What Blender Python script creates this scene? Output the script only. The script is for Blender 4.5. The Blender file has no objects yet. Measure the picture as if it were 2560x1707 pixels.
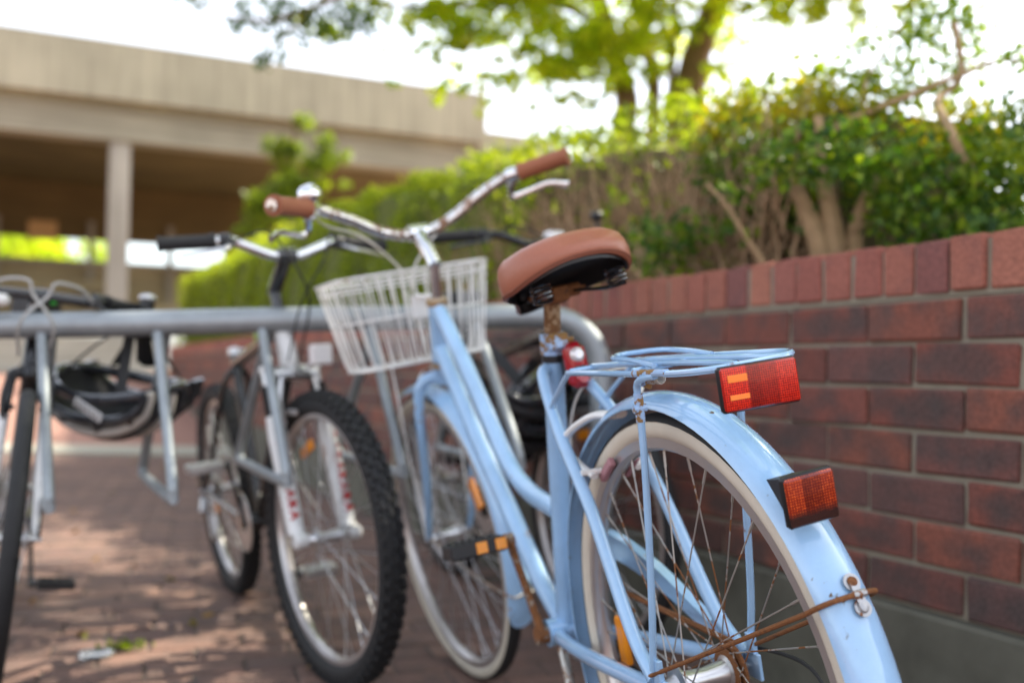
import bpy, math, random
import numpy as np
from mathutils import Vector, Matrix
R = math.radians
rng = np.random.default_rng(7)
random.seed(7)
SC = bpy.context.scene
C = SC.collection

# ------------------------------------------------------------------ camera, world, sun, exposure
EYE = 0.716
pitch, roll = R(1.73), R(0.7)
f_ = Vector((0, math.cos(pitch), math.sin(pitch))); u_ = Vector((0, -math.sin(pitch), math.cos(pitch))); r_ = Vector((1, 0, 0))
r2 = r_ * math.cos(roll) + u_ * math.sin(roll); u2 = -r_ * math.sin(roll) + u_ * math.cos(roll)
cam = bpy.data.cameras.new('camera'); camo = bpy.data.objects.new('camera', cam); C.objects.link(camo)
m = Matrix.Identity(4)
for i in range(3):
    m[i][0] = r2[i]; m[i][1] = u2[i]; m[i][2] = -f_[i]
m[2][3] = EYE
camo.matrix_world = m
cam.lens = 35; cam.sensor_width = 36; cam.clip_end = 3000; cam.clip_start = 0.02
cam.dof.use_dof = True; cam.dof.focus_distance = 1.10; cam.dof.aperture_fstop = 2.5; cam.dof.aperture_blades = 0
SC.camera = camo

SUN = Vector((0.80, 0.42, 1.0)).normalized()
elev = math.asin(SUN.z); azim = math.atan2(SUN.x, SUN.y)
w = bpy.data.worlds.new('World'); SC.world = w; w.use_nodes = True
nt = w.node_tree; bg = nt.nodes['Background']
sky = nt.nodes.new('ShaderNodeTexSky'); sky.sky_type = 'NISHITA'; sky.sun_disc = False
sky.sun_elevation = elev; sky.sun_rotation = azim; sky.air_density = 1.0; sky.dust_density = 2.5; sky.ozone_density = 1.0
hz_ = nt.nodes.new('ShaderNodeHueSaturation'); hz_.inputs['Saturation'].default_value = .38; hz_.inputs['Value'].default_value = 1.6   # bright milky sky
nt.links.new(sky.outputs[0], hz_.inputs['Color']); nt.links.new(hz_.outputs[0], bg.inputs[0]); bg.inputs[1].default_value = 0.15
sl = bpy.data.lights.new('sun', 'SUN'); sl.energy = 5.0; sl.angle = R(0.5); sl.color = (1.0, 0.92, 0.76)
so = bpy.data.objects.new('sun', sl); C.objects.link(so); so.rotation_euler = (-SUN).to_track_quat('-Z', 'Y').to_euler()
SC.view_settings.view_transform = 'Standard'; SC.view_settings.look = 'None'
SC.view_settings.exposure = 1.13; SC.view_settings.gamma = 1
SC.render.engine = 'CYCLES'
SC.cycles.use_denoising = True
SC.cycles.max_bounces = 6; SC.cycles.transparent_max_bounces = 6; SC.cycles.diffuse_bounces = 3
SC.cycles.glossy_bounces = 3; SC.cycles.transmission_bounces = 4
SC.cycles.caustics_reflective = False; SC.cycles.caustics_refractive = False

# ------------------------------------------------------------------ mesh helpers
class MB:
    def __init__(s): s.v = []; s.f = []; s.n = 0
    def add(s, v, f):
        s.v.append(np.asarray(v, float).reshape(-1, 3)); s.f += [tuple(i + s.n for i in q) for q in f]; s.n += len(s.v[-1])
        return s
    def box(s, c, size, rot=None, bev=0.0):
        c = np.array(c, float); h = np.array(size, float) / 2
        if bev <= 0:
            v = np.array([[x, y, z] for x in (-1, 1) for y in (-1, 1) for z in (-1, 1)], float) * h
            f = [(0, 1, 3, 2), (4, 6, 7, 5), (0, 4, 5, 1), (2, 3, 7, 6), (0, 2, 6, 4), (1, 5, 7, 3)]
        else:
            v = []; f = []
            idx = {}
            for x in (-1, 1):
                for y in (-1, 1):
                    for z in (-1, 1):
                        for ax in range(3):
                            p = np.array([x, y, z], float) * h; q = p.copy()
                            for k in range(3):
                                if k != ax: q[k] -= np.sign(q[k]) * bev
                            idx[(x, y, z, ax)] = len(v); v.append(q)
            for ax in range(3):
                o = [k for k in range(3) if k != ax]
                for sg in (-1, 1):
                    q = []
                    for a, b in ((-1, -1), (1, -1), (1, 1), (-1, 1)):
                        k = [0, 0, 0]; k[ax] = sg; k[o[0]] = a; k[o[1]] = b
                        q.append(idx[(k[0], k[1], k[2], ax)])
                    if (sg > 0) == (ax == 1): q = q[::-1]
                    f.append(tuple(q))
                    # edges along axis ax
            for ax in range(3):
                o = [k for k in range(3) if k != ax]
                for a in (-1, 1):
                    for b in (-1, 1):
                        k0 = [0, 0, 0]; k0[ax] = -1; k0[o[0]] = a; k0[o[1]] = b
                        k1 = list(k0); k1[ax] = 1
                        f.append((idx[(*k0, o[0])], idx[(*k1, o[0])], idx[(*k1, o[1])], idx[(*k0, o[1])]))
            for x in (-1, 1):
                for y in (-1, 1):
                    for z in (-1, 1): f.append(tuple(idx[(x, y, z, k)] for k in range(3)))
            v = np.array(v)
        if rot is not None: v = v @ np.array(rot.to_3x3() if isinstance(rot, Matrix) else rot).T
        return s.add(v + c, f)
    def tube(s, pts, r, seg=12, cap=True, closed=False, flat=None):
        P = np.array([list(p) for p in pts], float); n = len(P)
        rr = np.full(n, r, float) if np.isscalar(r) else np.asarray(r, float)
        if closed: T = np.roll(P, -1, 0) - np.roll(P, 1, 0)
        else: T = np.gradient(P, axis=0)
        T /= np.linalg.norm(T, axis=1)[:, None] + 1e-12
        up = np.array([0, 0, 1.]) if abs(T[0][2]) < .9 else np.array([1., 0, 0])
        N = np.cross(T[0], up); N /= np.linalg.norm(N)
        vs = []; ang = np.linspace(0, 2 * np.pi, seg, endpoint=False)
        for i in range(n):
            N = N - T[i] * (N @ T[i]); N /= np.linalg.norm(N) + 1e-12; B = np.cross(T[i], N)
            if flat: vs.append(P[i] + rr[i] * (np.cos(ang)[:, None] * N * flat[0] + np.sin(ang)[:, None] * B * flat[1]))
            else: vs.append(P[i] + rr[i] * (np.cos(ang)[:, None] * N + np.sin(ang)[:, None] * B))
        V = np.concatenate(vs); F = []
        for i in range(n if closed else n - 1):
            a = i * seg; b = ((i + 1) % n) * seg
            for k in range(seg): F.append((a + k, a + (k + 1) % seg, b + (k + 1) % seg, b + k))
        if cap and not closed:
            F.append(tuple(range(seg))[::-1]); F.append(tuple((n - 1) * seg + k for k in range(seg)))
        return s.add(V, F)
    def lathe(s, prof, c=(0, 0, 0), axis=(0, 0, 1), seg=24, closed=False, a0=0, a1=2 * math.pi):
        ax = Vector(axis).normalized(); q = Vector((0, 0, 1)).rotation_difference(ax).to_matrix()
        full = abs(a1 - a0 - 2 * math.pi) < 1e-6
        n = len(prof); A = np.linspace(a0, a1, seg, endpoint=not full); vs = []
        for a in A:
            for r, z in prof: vs.append((r * math.cos(a), r * math.sin(a), z))
        V = np.array(vs) @ np.array(q).T + np.array(c, float); F = []
        for i in range(seg if full else seg - 1):
            j = (i + 1) % seg
            for k in range(n if closed else n - 1):
                l = (k + 1) % n
                F.append((i * n + k, j * n + k, j * n + l, i * n + l))
        return s.add(V, F)
    def sphere(s, c, r, seg=16, ring=10, sc=(1, 1, 1), rot=None):
        vs = [];
        for i in range(ring + 1):
            t = math.pi * i / ring
            for k in range(seg):
                a = 2 * math.pi * k / seg; vs.append((math.sin(t) * math.cos(a) * r * sc[0], math.sin(t) * math.sin(a) * r * sc[1], math.cos(t) * r * sc[2]))
        V = np.array(vs)
        if rot is not None: V = V @ np.array(rot.to_3x3()).T
        F = [(i * seg + k, i * seg + (k + 1) % seg, (i + 1) * seg + (k + 1) % seg, (i + 1) * seg + k) for i in range(ring) for k in range(seg)]
        return s.add(V + np.array(c, float), F)
    def mesh(s, name, mats, sharp=35, smooth=True, fmat=None):
        me = bpy.data.meshes.new(name)
        V = np.concatenate(s.v) if s.v else np.zeros((0, 3))
        me.from_pydata(V.tolist(), [], s.f)
        for m_ in (mats if isinstance(mats, (list, tuple)) else [mats]): me.materials.append(m_)
        if smooth:
            me.shade_smooth()
            try: me.set_sharp_from_angle(angle=R(sharp))
            except Exception: pass
        me.validate(); me.update()
        return me
    def obj(s, name, mats, parent=None, mat=None, **kw):
        o = bpy.data.objects.new(name, s.mesh(name, mats, **kw)); C.objects.link(o)
        if parent: o.parent = parent
        if mat is not None: o.matrix_local = mat
        return o

def link(name, me, parent=None, mat=None):
    o = bpy.data.objects.new(name, me); C.objects.link(o)
    if parent: o.parent = parent
    if mat is not None: o.matrix_local = mat
    return o
def tag(o, label=None, cat=None, group=None, kind=None):
    if label: o['label'] = label
    if cat: o['category'] = cat
    if group: o['group'] = group
    if kind: o['kind'] = kind
    return o
def empty(name, mat=None, loc=None):
    o = bpy.data.objects.new(name, None); C.objects.link(o); o.empty_display_size = .1
    if mat is not None: o.matrix_world = mat
    if loc is not None: o.location = loc
    return o
def smooth_path(pts, n=6, closed=False):
    P = [Vector(p) for p in pts]; out = []
    N = len(P)
    for i in range(N if closed else N - 1):
        p0 = P[(i - 1) % N] if (closed or i > 0) else P[i] * 2 - P[i + 1]
        p1 = P[i]; p2 = P[(i + 1) % N]
        p3 = P[(i + 2) % N] if (closed or i < N - 2) else p2 * 2 - p1
        for k in range(n):
            t = k / n
            out.append(0.5 * ((2 * p1) + (-p0 + p2) * t + (2 * p0 - 5 * p1 + 4 * p2 - p3) * t * t + (-p0 + 3 * p1 - 3 * p2 + p3) * t ** 3))
    if not closed: out.append(P[-1])
    return out

# ------------------------------------------------------------------ materials
def newmat(name):
    mt = bpy.data.materials.new(name); mt.use_nodes = True
    return mt, mt.node_tree.nodes, mt.node_tree.links, mt.node_tree.nodes['Principled BSDF']
def simple(name, col, rough=.5, metal=0., coat=0., trans=0., var=.0, scale=40, bump=0., ior=1.45, spec=.5):
    mt, N, L, B = newmat(name)
    B.inputs['Base Color'].default_value = (*col, 1); B.inputs['Roughness'].default_value = rough
    B.inputs['Metallic'].default_value = metal; B.inputs['Coat Weight'].default_value = coat
    B.inputs['Transmission Weight'].default_value = trans; B.inputs['IOR'].default_value = ior
    B.inputs['Specular IOR Level'].default_value = spec; B.inputs['Coat Roughness'].default_value = .06
    if var > 0 or bump > 0:
        tc = N.new('ShaderNodeTexCoord'); nz = N.new('ShaderNodeTexNoise'); nz.inputs['Scale'].default_value = scale; nz.inputs['Detail'].default_value = 5
        L.new(tc.outputs['Object'], nz.inputs['Vector'])
        mx = N.new('ShaderNodeMix'); mx.data_type = 'RGBA'
        mx.inputs[6].default_value = (*[c * (1 - var) for c in col], 1); mx.inputs[7].default_value = (*[min(1, c * (1 + var)) for c in col], 1)
        L.new(nz.outputs['Fac'], mx.inputs[0]); L.new(mx.outputs[2], B.inputs['Base Color'])
        if bump > 0:
            bp = N.new('ShaderNodeBump'); bp.inputs['Strength'].default_value = bump; bp.inputs['Distance'].default_value = .004
            L.new(nz.outputs['Fac'], bp.inputs['Height']); L.new(bp.outputs[0], B.inputs['Normal'])
    return mt
def rusty(name, col, rough, metal, amount, scale=25, coat=0., rust=(.16, .055, .015), spots=90):
    """base finish with patches of rust; amount 0..1 = threshold share"""
    mt, N, L, B = newmat(name)
    tc = N.new('ShaderNodeTexCoord')
    a = N.new('ShaderNodeTexNoise'); a.inputs['Scale'].default_value = scale; a.inputs['Detail'].default_value = 6; a.inputs['Roughness'].default_value = .65
    b = N.new('ShaderNodeTexNoise'); b.inputs['Scale'].default_value = spots; b.inputs['Detail'].default_value = 4
    L.new(tc.outputs['Object'], a.inputs['Vector']); L.new(tc.outputs['Object'], b.inputs['Vector'])
    ad = N.new('ShaderNodeMath'); ad.operation = 'MULTIPLY_ADD'; ad.inputs[1].default_value = .5
    L.new(b.outputs['Fac'], ad.inputs[0]); L.new(a.outputs['Fac'], ad.inputs[2])
    rp = N.new('ShaderNodeValToRGB'); t = 1.05 - amount * .6
    rp.color_ramp.elements[0].position = max(0., t - .05); rp.color_ramp.elements[1].position = min(1., t)
    L.new(ad.outputs[0], rp.inputs[0])
    rc = N.new('ShaderNodeMix'); rc.data_type = 'RGBA'; rc.inputs[6].default_value = (rust[0] * .45, rust[1] * .4, rust[2] * .5, 1); rc.inputs[7].default_value = (rust[0] * 1.9, rust[1] * 2.2, rust[2] * 2.4, 1)
    L.new(b.outputs['Fac'], rc.inputs[0])
    mx = N.new('ShaderNodeMix'); mx.data_type = 'RGBA'
    gr = N.new('ShaderNodeTexNoise'); gr.inputs['Scale'].default_value = 6; gr.inputs['Detail'].default_value = 8; gr.inputs['Roughness'].default_value = .7; L.new(tc.outputs['Object'], gr.inputs['Vector'])
    g2_ = N.new('ShaderNodeMapRange'); g2_.inputs[1].default_value = .35; g2_.inputs[2].default_value = .65; L.new(gr.outputs['Fac'], g2_.inputs[0])
    gm = N.new('ShaderNodeMix'); gm.data_type = 'RGBA'; gm.inputs[6].default_value = (*[c * .86 for c in col], 1); gm.inputs[7].default_value = (*[min(1, c * 1.05) for c in col], 1); L.new(g2_.outputs[0], gm.inputs[0]); L.new(gm.outputs[2], mx.inputs[6])
    L.new(rc.outputs[2], mx.inputs[7]); L.new(rp.outputs[0], mx.inputs[0]); L.new(mx.outputs[2], B.inputs['Base Color'])
    def blend(v0, v1, sock):
        mm = N.new('ShaderNodeMix'); mm.inputs[2].default_value = v0; mm.inputs[3].default_value = v1
        L.new(rp.outputs[0], mm.inputs[0]); L.new(mm.outputs[0], B.inputs[sock])
    blend(rough, .85, 'Roughness'); blend(metal, 0., 'Metallic'); blend(coat, 0., 'Coat Weight')
    bp = N.new('ShaderNodeBump'); bp.inputs['Strength'].default_value = .5; bp.inputs['Distance'].default_value = .0008
    L.new(ad.outputs[0], bp.inputs['Height']); L.new(bp.outputs[0], B.inputs['Normal'])
    B.inputs['Coat Roughness'].default_value = .08
    return mt
BLUE = (.345, .56, .82)
M_blue = rusty('blue_paint', BLUE, .16, 0., .12, scale=9, coat=.8, spots=60)
M_blue_fl = rusty('blue_paint_flecked', BLUE, .15, 0., .15, scale=38, coat=.8, spots=70, rust=(.10, .06, .03))
M_blue_worn = rusty('blue_paint_chipped', (.36, .54, .80), .30, 0., .43, scale=30, coat=.3, spots=120, rust=(.20, .10, .03))
M_rust = rusty('rusted_steel', (.07, .035, .020), .8, .1, .70, scale=60, spots=300)
M_post = rusty('rusty_seat_post', (.42, .30, .18), .5, .5, .5, scale=45, spots=160, rust=(.14, .06, .02))
M_chrome = simple('polished_chrome', (.75, .76, .78), .14, 1.)
M_chrome_r = rusty('pitted_chrome', (.72, .70, .68), .2, 1., .40, scale=30, spots=150, rust=(.20, .10, .05))
M_alloy = simple('alloy_metal', (.62, .62, .63), .32, .9, var=.12)
M_alloy_d = rusty('dull_alloy', (.55, .52, .47), .42, .8, .35, scale=60, spots=200)
M_rim = simple('brushed_alloy_rim', (.60, .57, .56), .30, .8, var=.08, scale=20)
M_spoke = rusty('dull_spoke_steel', (.50, .48, .45), .40, .8, .36, scale=12, spots=90)
M_spoke2 = simple('clean_spoke_steel', (.55, .55, .56), .35, .9)
M_cream = simple('cream_tyre_rubber', (.62, .56, .46), .75, var=.15, scale=25, bump=.1)
M_black = simple('black_rubber', (.018, .018, .019), .7, var=.3, scale=60, bump=.2)
M_blackp = simple('black_plastic', (.02, .02, .022), .38, var=.1)
M_blackpaint = simple('black_gloss_paint', (.012, .012, .014), .18, coat=.7)
M_tan = simple('tan_leatherette', (.34, .122, .072), .42, var=.10, scale=300, bump=.12, coat=.08)
M_grip = simple('tan_grip_rubber', (.30, .105, .050), .6, var=.1, scale=200, bump=.1)
M_white = rusty('white_wire_coating', (.86, .85, .82), .35, 0., .16, scale=20, coat=.3, spots=120, rust=(.30, .20, .08))
M_whitep = simple('white_gloss_paint', (.78, .78, .77), .25, coat=.5)
M_red_d = simple('red_decal', (.50, .03, .03), .4)
M_cable = simple('white_cable_sleeve', (.68, .66, .60), .4)
M_gcable = simple('grey_cable_sleeve', (.42, .42, .40), .4)
M_galv = simple('galvanised_steel', (.34, .37, .39), .52, .6, var=.28, scale=16, bump=.15)
M_amber = simple('amber_reflector_plastic', (.85, .28, .01), .2, coat=.6)
M_glint = simple('orange_glint_paint', (.92, .22, .015), .25, coat=.5)  # highlight colour for the glints painted on the carrier lens
M_tailred = simple('red_clear_plastic', (.36, .012, .02), .12, coat=.8)
M_clear = simple('clear_light_lens', (.75, .72, .72), .1, metal=.3, coat=.8)
M_teal = simple('teal_sticker', (.05, .25, .28), .4)
M_lime = simple('lime_sticker', (.35, .55, .12), .4)
M_darkcol = simple('head_parts_brass', (.50, .36, .20), .35, .6, var=.2)

def reflector_mat(name, c0, c1, scale, dark_low=False):
    mt, N, L, B = newmat(name)
    tc = N.new('ShaderNodeTexCoord'); vo = N.new('ShaderNodeTexVoronoi'); vo.inputs['Scale'].default_value = scale; vo.inputs['Randomness'].default_value = .15
    L.new(tc.outputs['Object'], vo.inputs['Vector'])
    rp = N.new('ShaderNodeValToRGB'); rp.color_ramp.elements[0].color = (*c1, 1); rp.color_ramp.elements[0].position = .62
    rp.color_ramp.elements[1].color = (*c0, 1); rp.color_ramp.elements[1].position = .42
    L.new(vo.outputs['Distance'], rp.inputs[0])
    out = rp.outputs[0]
    # uneven reflection of the moulded prism bands, multiplied into the lens colour
    sp = N.new('ShaderNodeSeparateXYZ'); L.new(tc.outputs['Object'], sp.inputs[0])
    wv = N.new('ShaderNodeValToRGB'); cr = wv.color_ramp; cr.interpolation = 'CONSTANT'
    mr = N.new('ShaderNodeMapRange'); mr.inputs[1].default_value = .5; mr.inputs[2].default_value = -.5
    L.new(sp.outputs[1], mr.inputs[0]); 
    mt['band'] = 1
    cr.elements[0].color = (1, 1, 1, 1); cr.elements[1].position = .33; cr.elements[1].color = (.42, .3, .3, 1)
    e = cr.elements.new(.50); e.color = (.55, .45, .45, 1); e = cr.elements.new(.72); e.color = (.85, .8, .8, 1)
    L.new(mr.outputs[0], wv.inputs[0])
    mu = N.new('ShaderNodeMix'); mu.data_type = 'RGBA'; mu.blend_type = 'MULTIPLY'; mu.inputs[0].default_value = 1
    L.new(out, mu.inputs[6]); L.new(wv.outputs[0], mu.inputs[7]); out = mu.outputs[2]
    if dark_low:  # lower part of the lens darker, with a wavy edge
        nz = N.new('ShaderNodeTexNoise'); nz.inputs['Scale'].default_value = 90; L.new(tc.outputs['Object'], nz.inputs['Vector'])
        m1 = N.new('ShaderNodeMath'); m1.operation = 'MULTIPLY_ADD'; m1.inputs[1].default_value = .006; L.new(nz.outputs['Fac'], m1.inputs[0]); L.new(sp.outputs[2], m1.inputs[2])
        r3 = N.new('ShaderNodeMapRange'); r3.inputs[1].default_value = -.012; r3.inputs[2].default_value = -.004; r3.clamp = True; L.new(m1.outputs[0], r3.inputs[0])
        md = N.new('ShaderNodeMix'); md.data_type = 'RGBA'; md.inputs[6].default_value = (.045, .016, .014, 1); L.new(r3.outputs[0], md.inputs[0]); L.new(out, md.inputs[7]); out = md.outputs[2]
    L.new(out, B.inputs['Base Color']); B.inputs['Roughness'].default_value = .16; B.inputs['Coat Weight'].default_value = .8
    bp = N.new('ShaderNodeBump'); bp.inputs['Strength'].default_value = .6; bp.inputs['Distance'].default_value = .0006
    L.new(vo.outputs['Distance'], bp.inputs['Height']); L.new(bp.outputs[0], B.inputs['Normal'])
    return mt, mr
M_refl1, mr1 = reflector_mat('red_rack_reflector_lens', (.95, .035, .010), (.40, .008, .004), 420)
M_refl2, mr2 = reflector_mat('red_mudguard_reflector_lens', (.95, .15, .02), (.30, .022, .006), 360, True)
for k_, (mr_, hw_) in enumerate(((mr1, .041), (mr2, .026))):
    mr_.inputs[1].default_value = hw_; mr_.inputs[2].default_value = -hw_

def brick_mat(name, ramp, dark, rough=.85, flash=.5, scale=1.0, oval=None):
    """colour per brick (object random) plus flashed dark faces, grain and lime bloom"""
    mt, N, L, B = newmat(name)
    tc = N.new('ShaderNodeTexCoord'); oi = N.new('ShaderNodeObjectInfo'); geo = N.new('ShaderNodeNewGeometry')
    rp = N.new('ShaderNodeValToRGB'); cr = rp.color_ramp
    cr.elements[0].position = 0; cr.elements[0].color = (*ramp[0], 1); cr.elements[1].position = 1; cr.elements[1].color = (*ramp[-1], 1)
    for i, c in enumerate(ramp[1:-1]):
        e = cr.elements.new((i + 1) / (len(ramp) - 1)); e.color = (*c, 1)
    at = N.new('ShaderNodeAttribute'); at.attribute_name = 'tone'
    ad = N.new('ShaderNodeMath'); ad.operation = 'ADD'; L.new(oi.outputs['Random'], ad.inputs[0]); L.new(at.outputs['Fac'], ad.inputs[1])
    fr = N.new('ShaderNodeMath'); fr.operation = 'FRACT'; L.new(ad.outputs[0], fr.inputs[0]); L.new(fr.outputs[0], rp.inputs[0])
    n1 = N.new('ShaderNodeTexNoise'); n1.inputs['Scale'].default_value = 13 * scale; n1.inputs['Detail'].default_value = 4
    n2 = N.new('ShaderNodeTexNoise'); n2.inputs['Scale'].default_value = 130 * scale; n2.inputs['Detail'].default_value = 6
    L.new(geo.outputs['Position'], n1.inputs['Vector']); L.new(geo.outputs['Position'], n2.inputs['Vector'])
    r1 = N.new('ShaderNodeValToRGB'); r1.color_ramp.elements[0].position = 1 - flash - .12; r1.color_ramp.elements[1].position = min(1, 1 - flash + .16)
    L.new(n1.outputs['Fac'], r1.inputs[0])
    mx = N.new('ShaderNodeMix'); mx.data_type = 'RGBA'; mx.inputs[7].default_value = (*dark, 1)
    L.new(rp.outputs[0], mx.inputs[6])
    fc = N.new('ShaderNodeMath'); fc.operation = 'MULTIPLY'; fc.inputs[1].default_value = .75; L.new(r1.outputs[0], fc.inputs[0]); L.new(fc.outputs[0], mx.inputs[0])
    if oval:
        ln = N.new('ShaderNodeMapping'); ln.inputs['Location'].default_value = (-.5, 0, -.5); L.new(tc.outputs['Generated'], ln.inputs[0])
        n3 = N.new('ShaderNodeTexNoise'); n3.inputs['Scale'].default_value = 16; n3.inputs['Detail'].default_value = 3; L.new(geo.outputs['Position'], n3.inputs['Vector'])
        s2 = N.new('ShaderNodeVectorMath'); s2.operation = 'MULTIPLY'; s2.inputs[1].default_value = (1, 0, 1); L.new(ln.outputs[0], s2.inputs[0])
        le = N.new('ShaderNodeVectorMath'); le.operation = 'LENGTH'; L.new(s2.outputs[0], le.inputs[0])
        sm = N.new('ShaderNodeMath'); sm.operation = 'MULTIPLY_ADD'; sm.inputs[1].default_value = .9; L.new(n3.outputs['Fac'], sm.inputs[0]); L.new(le.outputs['Value'], sm.inputs[2])
        ra_ = N.new('ShaderNodeMath'); ra_.operation = 'MULTIPLY_ADD'; ra_.inputs[1].default_value = .55; ra_.inputs[2].default_value = -.22; L.new(oi.outputs['Random'], ra_.inputs[0])
        sm2 = N.new('ShaderNodeMath'); sm2.operation = 'ADD'; L.new(sm.outputs[0], sm2.inputs[0]); L.new(ra_.outputs[0], sm2.inputs[1])
        rv = N.new('ShaderNodeMapRange'); rv.inputs[1].default_value = .50; rv.inputs[2].default_value = .84; rv.inputs[3].default_value = .62; rv.inputs[4].default_value = 0; L.new(sm2.outputs[0], rv.inputs[0])
        mo = N.new('ShaderNodeMix'); mo.data_type = 'RGBA'; mo.inputs[7].default_value = (*oval, 1); L.new(mx.outputs[2], mo.inputs[6]); L.new(rv.outputs[0], mo.inputs[0]); mx = mo
    mg = N.new('ShaderNodeMix'); mg.data_type = 'RGBA'; mg.blend_type = 'MULTIPLY'; mg.inputs[0].default_value = 1
    r2_ = N.new('ShaderNodeMapRange'); r2_.inputs[1].default_value = .3; r2_.inputs[2].default_value = .7; r2_.inputs[3].default_value = .72; r2_.inputs[4].default_value = 1.2
    L.new(n2.outputs['Fac'], r2_.inputs[0]); L.new(mx.outputs[2], mg.inputs[6]); L.new(r2_.outputs[0], mg.inputs[7])
    L.new(mg.outputs[2], B.inputs['Base Color']); B.inputs['Roughness'].default_value = rough
    bp = N.new('ShaderNodeBump'); bp.inputs['Strength'].default_value = .35; bp.inputs['Distance'].default_value = .003
    L.new(n2.outputs['Fac'], bp.inputs['Height']); L.new(bp.outputs[0], B.inputs['Normal'])
    return mt
M_brick = brick_mat('clinker_brick', [(.19, .060, .042), (.25, .070, .045), (.12, .062, .055), (.29, .095, .055), (.20, .065, .048), (.14, .066, .056), (.24, .078, .048), (.16, .052, .040)], (.075, .055, .050), flash=.50, oval=(.058, .050, .046))
M_coping = brick_mat('coping_brick', [(.33, .115, .080), (.27, .085, .065), (.37, .14, .09), (.20, .075, .066), (.32, .11, .080)], (.14, .07, .065), flash=.34)
M_paver = brick_mat('worn_paver', [(.23, .132, .100), (.175, .102, .080), (.26, .15, .108), (.14, .088, .074), (.21, .118, .088), (.165, .098, .082)], (.11, .075, .062), flash=.48)
M_mortar = simple('sandy_mortar', (.27, .235, .175), .95, var=.25, scale=30, bump=.5)
M_footing = simple('weathered_concrete_footing', (.115, .11, .085), .92, var=.65, scale=9, bump=.9)
M_grout = simple('joint_sand', (.10, .08, .068), .95, var=.3, scale=20)
M_groundfar = simple('brick_ground_far', (.27, .17, .15), .9, var=.25, scale=3)
M_kerb = simple('pale_concrete_edging', (.40, .38, .31), .9, var=.2, scale=6, bump=.3)
M_soil = simple('dark_garden_soil', (.05, .035, .022), .95, var=.4, scale=8, bump=.5)

def concrete_mat(name, col, horiz=False):
    mt, N, L, B = newmat(name)
    tc = N.new('ShaderNodeTexCoord'); mp = N.new('ShaderNodeMapping'); L.new(tc.outputs['Object'], mp.inputs[0])
    mp.inputs['Scale'].default_value = (.35, 1, 9) if horiz else (5.5, 1, .28)
    n1 = N.new('ShaderNodeTexNoise'); n1.inputs['Scale'].default_value = 2.0; n1.inputs['Detail'].default_value = 5; L.new(mp.outputs[0], n1.inputs['Vector'])
    n2 = N.new('ShaderNodeTexNoise'); n2.inputs['Scale'].default_value = .7; n2.inputs['Detail'].default_value = 4; L.new(tc.outputs['Object'], n2.inputs['Vector'])
    ad = N.new('ShaderNodeMath'); ad.operation = 'ADD'; L.new(n1.outputs['Fac'], ad.inputs[0]); L.new(n2.outputs['Fac'], ad.inputs[1])
    mr = N.new('ShaderNodeMapRange'); mr.inputs[1].default_value = .65; mr.inputs[2].default_value = 1.35; mr.inputs[3].default_value = .60; mr.inputs[4].default_value = 1.2
    L.new(ad.outputs[0], mr.inputs[0])
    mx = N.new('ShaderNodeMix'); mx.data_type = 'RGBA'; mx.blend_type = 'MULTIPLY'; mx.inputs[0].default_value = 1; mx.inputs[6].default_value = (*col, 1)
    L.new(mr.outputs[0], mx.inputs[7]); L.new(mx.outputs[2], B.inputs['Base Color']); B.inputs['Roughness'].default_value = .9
    return mt
M_conc = concrete_mat('board_marked_concrete', (.42, .385, .275))
M_conc_h = concrete_mat('beam_concrete', (.34, .315, .235), True)
M_column = concrete_mat('column_concrete', (.39, .365, .31))
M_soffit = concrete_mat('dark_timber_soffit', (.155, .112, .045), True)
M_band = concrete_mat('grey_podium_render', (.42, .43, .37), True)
M_inner = concrete_mat('tan_interior_wall', (.40, .34, .21), True)  # tan base colour with lengthwise streaks
M_glass = simple('window_glass', (.9, .95, .95), .03, trans=1., ior=1.1)

def leaf_mat(name, cols, trans=.45):
    mt, N, L, B = newmat(name)
    at = N.new('ShaderNodeAttribute'); at.attribute_name = 'tone'
    rp = N.new('ShaderNodeValToRGB'); cr = rp.color_ramp
    cr.elements[0].position = 0; cr.elements[0].color = (*cols[0], 1); cr.elements[1].position = 1; cr.elements[1].color = (*cols[-1], 1)
    for i, c in enumerate(cols[1:-1]):
        e = cr.elements.new((i + 1) / (len(cols) - 1)); e.color = (*c, 1)
    L.new(at.outputs['Fac'], rp.inputs[0]); L.new(rp.outputs[0], B.inputs['Base Color']); B.inputs['Roughness'].default_value = .5
    B.inputs['Specular IOR Level'].default_value = .35
    tr = N.new('ShaderNodeBsdfTranslucent'); hs = N.new('ShaderNodeMix'); hs.data_type = 'RGBA'; hs.blend_type = 'MULTIPLY'; hs.inputs[0].default_value = 1
    L.new(rp.outputs[0], hs.inputs[6]); hs.inputs[7].default_value = (2.3, 2.2, .6, 1); L.new(hs.outputs[2], tr.inputs[0])
    ms = N.new('ShaderNodeMixShader'); ms.inputs[0].default_value = trans
    L.new(B.outputs[0], ms.inputs[1]); L.new(tr.outputs[0], ms.inputs[2]); L.new(ms.outputs[0], N['Material Output'].inputs[0])
    return mt
M_leaf_tree = leaf_mat('spring_tree_leaf', [(.09, .16, .012), (.17, .26, .014), (.28, .37, .02), (.40, .45, .03)], .62)
M_leaf_dark = leaf_mat('shade_toned_leaf', [(.03, .08, .02), (.06, .12, .02), (.10, .17, .02)], .35)  # darker greens carry the shade of the less lit bough
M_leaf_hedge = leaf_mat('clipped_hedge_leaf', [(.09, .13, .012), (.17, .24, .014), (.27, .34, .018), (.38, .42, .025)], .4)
M_leaf_shrub = leaf_mat('glossy_shrub_leaf', [(.025, .07, .012), (.055, .125, .014), (.11, .19, .018), (.20, .26, .016)], .35)
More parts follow.
